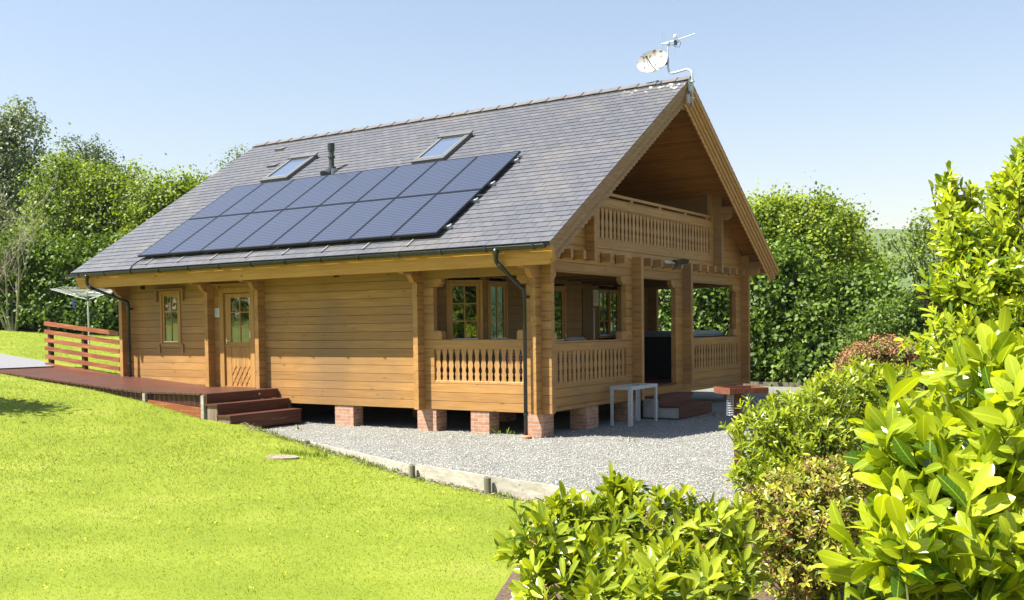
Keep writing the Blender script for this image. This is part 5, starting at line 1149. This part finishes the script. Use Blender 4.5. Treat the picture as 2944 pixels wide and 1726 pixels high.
def shrub(name, label, cat, base, lobes, ns, nl, ln, wd, spread, slen, mat, seed, group=None, curl=.15, up=.6, stem_r=.012, flowers=0, fmat=None, tone0=.6, fsize=.03, toward=.35, shell=(.8, 1.05)):
    rg = np.random.default_rng(seed); base = np.array(base, float); t = thing(name, label, cat, tuple(base), group)
    lobes = list(lobes); cs_ = np.array([c for c, r in lobes]); z0_ = base[2]+.15; low = min(c[2]-r[2]*.6 for c, r in lobes); a0_ = sum(r[0]*r[1]+r[1]*r[2]+r[0]*r[2] for c, r in lobes); zz_ = low
    n0_ = len(lobes)
    while zz_ > z0_ and n0_ > 3:      # skirt of foliage down to the ground
        rx_ = max(.25, float(np.ptp(cs_[:, 0])+np.ptp(cs_[:, 1]))*.3); hz2 = max(.22, min(.5, (low-z0_)*.5+.1))
        lobes.append((np.array([cs_[:, 0].mean(), cs_[:, 1].mean(), max(zz_-hz2*.6, z0_)]), (rx_, rx_*.9, hz2))); zz_ -= hz2*1.1
    ar = np.array([r[0]*r[1]+r[1]*r[2]+r[0]*r[2] for c, r in lobes]); ns = int(ns*min(1.6, ar.sum()/a0_)); ar /= ar.sum()
    bi = rg.choice(len(lobes), ns, p=ar); Cn = np.array([c for c, r in lobes])[bi]; Rd = np.array([r for c, r in lobes])[bi]
    u = unit(rdir(rg, ns)+np.array([0, 0, toward])); inner = rg.uniform(0, 1, ns) < .3
    spg = rg.uniform(0, 1, ns) < .10; rad = np.where(inner, rg.uniform(.45, .8, ns), rg.uniform(*shell, ns)); rad = np.where(spg & ~inner, rg.uniform(1.08, 1.34, ns), rad); tips = Cn+u*Rd*rad[:, None]
    k = tips[:, 2] > base[2]+.08; tips, u, inner, Cn, Rd, orig = tips[k], u[k], inner[k], Cn[k], Rd[k], (bi < n0_)[k]; ns = len(tips)
    axes = unit(u*np.array([1, 1, .6])+np.array([0, 0, up])+rg.normal(0, .22, (ns, 3)))
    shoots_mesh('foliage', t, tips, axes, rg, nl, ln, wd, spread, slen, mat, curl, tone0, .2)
    b = MB()
    for i in range(0, ns, 2 if ns > 250 else 1):
        q = tips[i]-axes[i]*slen; r0 = Cn[i]*.55+base*.45+(q-Cn[i])*.35; r0[2] = max(base[2]+.02, min(r0[2], q[2]-.1)); md = (q+r0)/2+np.array([0, 0, -.03])
        b.tube([tuple(r0), tuple(md), tuple(q), tuple(tips[i])], [stem_r, stem_r*.8, stem_r*.55, stem_r*.3], 5, .5)
    for c, r in lobes: 
        c = np.array(c); b.tube([tuple(base-np.array([0, 0, .1])), tuple(base*.4+c*.6), tuple(c)], [stem_r*.9, stem_r*.8, stem_r*.7], 6, .3)
    b.build('stems', M['bark' if stem_r > .008 else 'stem_green'], t)
    if flowers:
        up_ = np.flatnonzero(orig); fi = rg.choice(up_, flowers); P = np.repeat(tips[fi], 26, 0)+rg.normal(0, fsize, (flowers*26, 3)); m = len(P)
        leaf_mesh('dead_flowers', P, rdir(rg, m), rdir(rg, m), np.full(m, fsize*.9)*rg.uniform(.6, 1.3, m), np.full(m, fsize*.4), rg.uniform(0, 1, m), fmat, t, 'tiny')['kind'] = 'stuff'
    return t
def lb(u, v, d, ru, rv, rd):
    s = d/2479.8; return (at(u, v, d), (ru*s, rd, rv*s))
def sbase(u, d):
    p = at(u, 1200, d); return (float(p[0]), float(p[1]), float(H(p[0], p[1])))
# foreground rhododendron, bottom centre
shrub('rhododendron', 'low rhododendron with upright light green shoots at the bottom centre', 'shrub', sbase(1560, 5.3),
      [lb(1360, 1350, 5.2, 95, 120, .35), lb(1500, 1340, 5.4, 110, 120, .40), lb(1640, 1340, 5.5, 115, 120, .42), lb(1770, 1360, 5.5, 85, 120, .38), lb(1430, 1470, 4.9, 150, 120, .40), lb(1640, 1480, 4.9, 170, 130, .45), lb(1790, 1450, 5.2, 80, 90, .3)],
      430, 9, .135, .30, .95, .10, M['leaf_rhodo'], 101, 'rhododendrons and laurels in the bed', tone0=.8, stem_r=.006, toward=.45, flowers=26, fmat=M['brown_flower'], fsize=.022)
shrub('rhododendron', 'single tall leafy shoot of rhododendron standing in front of the gravel', 'shrub', sbase(1520, 5.5), [lb(1512, 1195, 5.5, 20, 26, .05), lb(1545, 1215, 5.5, 14, 22, .05), lb(1500, 1230, 5.5, 26, 20, .06)], 16, 9, .14, .30, .8, .12, M['leaf_rhodo'], 102, 'rhododendrons and laurels in the bed', tone0=.8, stem_r=.005)
# small-leaved shrub around the bird table
shrub('rhododendron', 'rounded small-leaved green shrub beside the bird table post', 'shrub', sbase(1960, 9.6),
      [lb(1880, 1075, 9.6, 70, 75, .5), lb(1960, 1040, 9.8, 80, 80, .6), lb(2040, 1010, 10, 70, 80, .6), lb(1930, 1140, 9.4, 90, 70, .5), lb(2030, 1110, 9.6, 90, 90, .6), lb(1870, 1170, 9.2, 60, 40, .4)],
      820, 9, .10, .30, .95, .07, M['leaf_rhodo'], 103, 'rhododendrons and laurels in the bed', tone0=.72, stem_r=.007)
shrub('rhododendron', 'light green shrub farther back beside the copper-flowered one', 'shrub', sbase(2090, 11.8),
      [lb(2060, 965, 11.8, 70, 45, .5), lb(2130, 945, 12, 70, 50, .6), lb(2010, 1000, 11.6, 60, 40, .5), lb(2190, 960, 11.8, 70, 60, .6)],
      420, 9, .115, .30, .95, .07, M['leaf_rhodo'], 104, 'rhododendrons and laurels in the bed', tone0=.7, stem_r=.007)
shrub('azalea', 'azalea covered with brown dead flower heads in the middle of the bed', 'shrub', sbase(1980, 7.4),
      [lb(1970, 1200, 7.6, 75, 55, .45), lb(2060, 1190, 7.6, 80, 60, .5), lb(1910, 1260, 7.3, 80, 60, .45), lb(2010, 1290, 7.2, 110, 80, .5), lb(1930, 1340, 7.1, 70, 60, .4), lb(2060, 1350, 7.1, 80, 60, .4), lb(1980, 1400, 7.0, 90, 45, .4)],
      960, 8, .075, .34, 1.05, .045, M['leaf_azalea'], 105, 'rhododendrons and laurels in the bed', tone0=.66, stem_r=.006, flowers=430, fmat=M['brown_flower'], fsize=.026)
shrub('azalea', 'domed shrub covered with copper-pink faded flowers beyond the laurels', 'shrub', sbase(2160, 14),
      [lb(2160, 880, 14, 72, 42, .6), lb(2110, 905, 13.8, 45, 32, .5), lb(2210, 890, 14, 50, 45, .5)],
      420, 7, .10, .3, 1.05, .06, M['leaf_hedge'], 106, None, tone0=.6, stem_r=.008, flowers=520, fmat=M['pink_flower'], fsize=.045)
# laurels at the right
GL = 'rhododendrons and laurels in the bed'
shrub('laurel', 'tall cherry laurel rising above the skyline at the right edge', 'shrub', sbase(2480, 9.5),
      [lb(2345, 520, 9.2, 42, 60, .45), lb(2335, 440, 9.2, 22, 34, .2), lb(2385, 480, 9.3, 18, 30, .2), lb(2400, 600, 9.2, 80, 80, .7), lb(2480, 560, 9.2, 60, 80, .7), lb(2520, 470, 9.2, 60, 90, .7), lb(2470, 480, 9.3, 40, 45, .4), lb(2420, 720, 9, 110, 90, .9), lb(2540, 700, 9, 120, 130, 1.), lb(2400, 830, 8.8, 120, 80, .9), lb(2530, 850, 8.8, 130, 110, 1.), lb(2350, 690, 9, 50, 70, .5), lb(2330, 880, 8.9, 60, 60, .5), lb(2345, 600, 9.1, 40, 50, .4), lb(2560, 380, 9.3, 50, 60, .5), lb(2640, 540, 9.5, 90, 130, .9), lb(2690, 780, 9.3, 140, 150, 1.1), lb(2660, 980, 9, 150, 120, 1.1)],
      2300, 10, .13, .36, .95, .24, M['leaf_laurel'], 107, GL, tone0=.7, stem_r=.010, toward=.1, curl=.12)
shrub('laurel', 'cherry laurel half hidden between the tall laurel and the near one', 'shrub', sbase(2480, 5.2),
      [lb(2400, 930, 5.4, 90, 50, .4), lb(2500, 880, 5.4, 90, 70, .45), lb(2310, 990, 5.4, 60, 50, .3), lb(2450, 1020, 5.2, 150, 90, .5)],
      200, 10, .14, .38, .9, .22, M['leaf_laurel'], 108, GL, tone0=.7, stem_r=.008, toward=.1)
shrub('laurel', 'near cherry laurel with very large glossy leaves filling the lower right corner', 'shrub', sbase(2420, 2.7),
      [lb(2210, 1080, 2.75, 95, 100, .16), lb(2330, 1000, 2.75, 100, 90, .18), lb(2450, 930, 2.8, 90, 120, .2), lb(2330, 1200, 2.6, 170, 130, .28), lb(2490, 1150, 2.6, 130, 160, .3), lb(2230, 1330, 2.5, 140, 100, .25), lb(2420, 1380, 2.4, 190, 130, .3), lb(2150, 1440, 2.5, 90, 60, .2), lb(2540, 1000, 2.7, 80, 160, .3)],
      215, 10, .118, .42, .95, .20, M['leaf_laurel'], 109, GL, tone0=.68, stem_r=.0055, toward=.15, curl=.2)
# fallen dry leaves by the porch steps and small weeds
def scatter(name, label, cx, cy, rx, ry, n, ls, mat, seed, zf, kind='stuff'):
    rg = np.random.default_rng(seed); x = cx+rg.normal(0, rx, n); y = cy+rg.normal(0, ry, n); P = np.stack([x, y, zf(x, y)+rg.uniform(0, .02, n)], -1)
    o = leaf_mesh(name, P, unit(rg.normal(size=(n, 3))*np.array([1, 1, .15])), unit(rg.normal(size=(n, 3))*.3+np.array([0, 0, 1])), ls*rg.uniform(.5, 1.3, n), ls*.5*rg.uniform(.6, 1.2, n), rg.uniform(0, 1, n), mat, None, 'small'); tag(o, label, kind=kind)
scatter('fallen_leaves', 'dry brown leaves blown against the porch steps', .95, 5.3, .22, .55, 340, .05, M['brown_flower'], 201, lambda x, y: 0*x-.02)
scatter('fallen_petals', 'dry brown petals and leaves littering the planting bed', 6.6, -8.2, .9, 1.2, 900, .035, M['brown_flower'], 202, lambda x, y: H(x, y)+.035)
# --- grass blades on the lawn
def grass():
    rg = np.random.default_rng(9); N = 1500000; x = rg.uniform(-30, 9, N); y = rg.uniform(-14, 12, N)
    dx, dy = x-CAM[0], y-CAM[1]; d = dx*fwd[0]+dy*fwd[1]; lat = (dx*rgt[0]+dy*rgt[1])/np.maximum(d, .1)
    k = (d > 3.2) & (lat > -.56) & (lat < .30) & ~in_gravel(x, y) & ~((x > -13.9) & (x < -5.6) & (y > -1.9) & (y < 0)) & ~((x > -11.4) & (y > -.2)) & ~((x < -13.8) & (y > -2.2) & (y < .5))
    k &= rg.uniform(0, 1, N) < np.clip((8.5/np.maximum(d, .1))**1.7, .06, 1)
    x, y, d = x[k], y[k], d[k]; keep = ~((x > 4.0) & (y > -9) & (x+y*.0 > 4.2+(-(y+5.3))*.25)); x, y, d = x[keep], y[keep], d[keep]; n = len(x)
    z = H(x, y); pt = np.sin(x*1.7+1.3*np.sin(y*1.1))*np.sin(y*1.9+x*.6)
    h = rg.uniform(.012, .026, n)*(1+.1*pt)*np.clip(d/9, 1, 1.8); w_ = rg.uniform(.0022, .004, n)*np.clip(d/7, 1, 2.6)
    a = rg.uniform(0, 6.28, n); ln = rg.normal(0, .8, (n, 2))
    ex = np.stack([np.cos(a)*w_, np.sin(a)*w_, 0*a], -1); B_ = np.stack([x, y, z-.004], -1); T_ = B_+np.stack([ln[:, 0]*h, ln[:, 1]*h, h], -1)
    co = np.stack([B_-ex, B_+ex, T_], 1).reshape(-1, 3); f = np.arange(3*n).reshape(n, 3)
    nz = np.sin(x*.9+2*np.sin(y*.7))*.10+np.sin(x*3.1+y*2.3+2*np.sin(x*1.3))*.09+np.sin(y*4.3-x*1.7+1.5*np.sin(y*2.1))*.08+np.sin(np.hypot(x-6, y+16)*5.2)*.05
    tone = np.clip(rg.normal(.62, .15, n)+nz*.55, 0, 1)
    m = m_leaf('grass_blade', (.11, .155, .014), (.36, .40, .065), gloss=.6, trans=.42, spec=.3, tint=(1.15, 1.1, .4))
    o = np_mesh('grass_blades', co, f, m, tone=tone); tag(o, 'short mown grass blades of the lawn', kind='stuff'); print('grass', n)
grass()
rw_ = np.random.default_rng(77)
def tufts(name, label, pts, ln, mat, n=26):
    P = np.repeat(np.array(pts), n, 0)+rw_.normal(0, .05, (len(pts)*n, 3))*np.array([1, 1, .1]); m = len(P)
    o = leaf_mesh(name, P, unit(rw_.normal(size=(m, 3))*.5+np.array([0, 0, 1.1])), rw_.normal(size=(m, 3)), ln*rw_.uniform(.5, 1.2, m), ln*.14*np.ones(m), rw_.uniform(0, 1, m), mat, None, 'small'); tag(o, label, kind='stuff')
tufts('weed_tufts', 'green weeds growing along the timber edging and slab', [(x, y, float(H(x, y))) for x, y in [(sx_-.3+.12*k, sy2+.33+.04*math.sin(k*3), ) for k in range(8)]+[(-4.9+.33*k, -1.93-.14*k-.05*math.sin(k*5)) for k in range(16)]+[(2.3, -4.75), (2.4, -4.8), (.8, -4.35), (-.5, -3.8), (3.0, -4.95)]], .09, M['leaf_light'])
tufts('gravel_weeds', 'thin grass blades growing by the brick piers', [(-.95, -.12, 0), (-.62, -.1, 0), (-4.6, -1.2, 0), (1.8, -.3, 0)], .16, M['leaf_light'], 6)

# bark litter along the lawn side of the edging, and small flowers and weeds in the lawn
def litter():
    rg = np.random.default_rng(31); P = []
    for (a, c) in zip(ED[:-1], ED[1:]):
        n = int(150*math.hypot(c[0]-a[0], c[1]-a[1])); t_ = rg.uniform(0, 1, n); dx, dy = c[0]-a[0], c[1]-a[1]; l_ = math.hypot(dx, dy); off = .04+np.abs(rg.normal(0, .10, n))*(.4+.6*np.abs(np.sin(t_*6+a[0])))
        P.append(np.stack([a[0]+dx*t_+dy/l_*off, a[1]+dy*t_-dx/l_*off], -1))
    P = np.concatenate(P); n = len(P); P3 = np.column_stack([P, H(P[:, 0], P[:, 1])+rg.uniform(.004, .022, n)])
    o = leaf_mesh('bark_litter', P3, unit(rg.normal(size=(n, 3))*np.array([1, 1, .1])), unit(rg.normal(size=(n, 3))*.3+np.array([0, 0, 1])), .05*rg.uniform(.4, 1.5, n), .03*rg.uniform(.4, 1.2, n), rg.uniform(0, 1, n), M['slab'], None, 'small'); tag(o, 'bare soil crumbs and bark litter along the edging boards', kind='stuff')
litter()
rl = np.random.default_rng(33); qx, qy = rl.uniform(-9, 4, 260), rl.uniform(-12, -3, 260); k_ = ~in_gravel(qx, qy) & (qy < -2.3-(qx+3)*.42-.3); qx, qy = qx[k_], qy[k_]
tufts('lawn_weeds', 'small darker clover and weed patches in the lawn', [(x, y, float(H(x, y))) for x, y in zip(qx[:90], qy[:90])], .035, M['leaf_light'], 22)
M['buttercup'] = plain('yellow_petal', (.75, .6, .03), .6); nq = len(qx); Pq = np.column_stack([qx, qy, H(qx, qy)+.035])
tag(leaf_mesh('buttercups', np.repeat(Pq, 4, 0)+rl.normal(0, .006, (nq*4, 3)), rdir(rl, nq*4), np.tile(np.array([[0, 0, 1.]]), (nq*4, 1)), np.full(nq*4, .016), np.full(nq*4, .014), rl.uniform(0, 1, nq*4), M['buttercup'], None, 'small'), 'tiny yellow buttercups dotted over the lawn', kind='stuff')

scatter('dry_leaves', 'few dry leaves scattered on the gravel near the bed', 3.4, -2.4, 1.6, 1.3, 130, .045, M['brown_flower'], 203, lambda x, y: 0*x-.012)
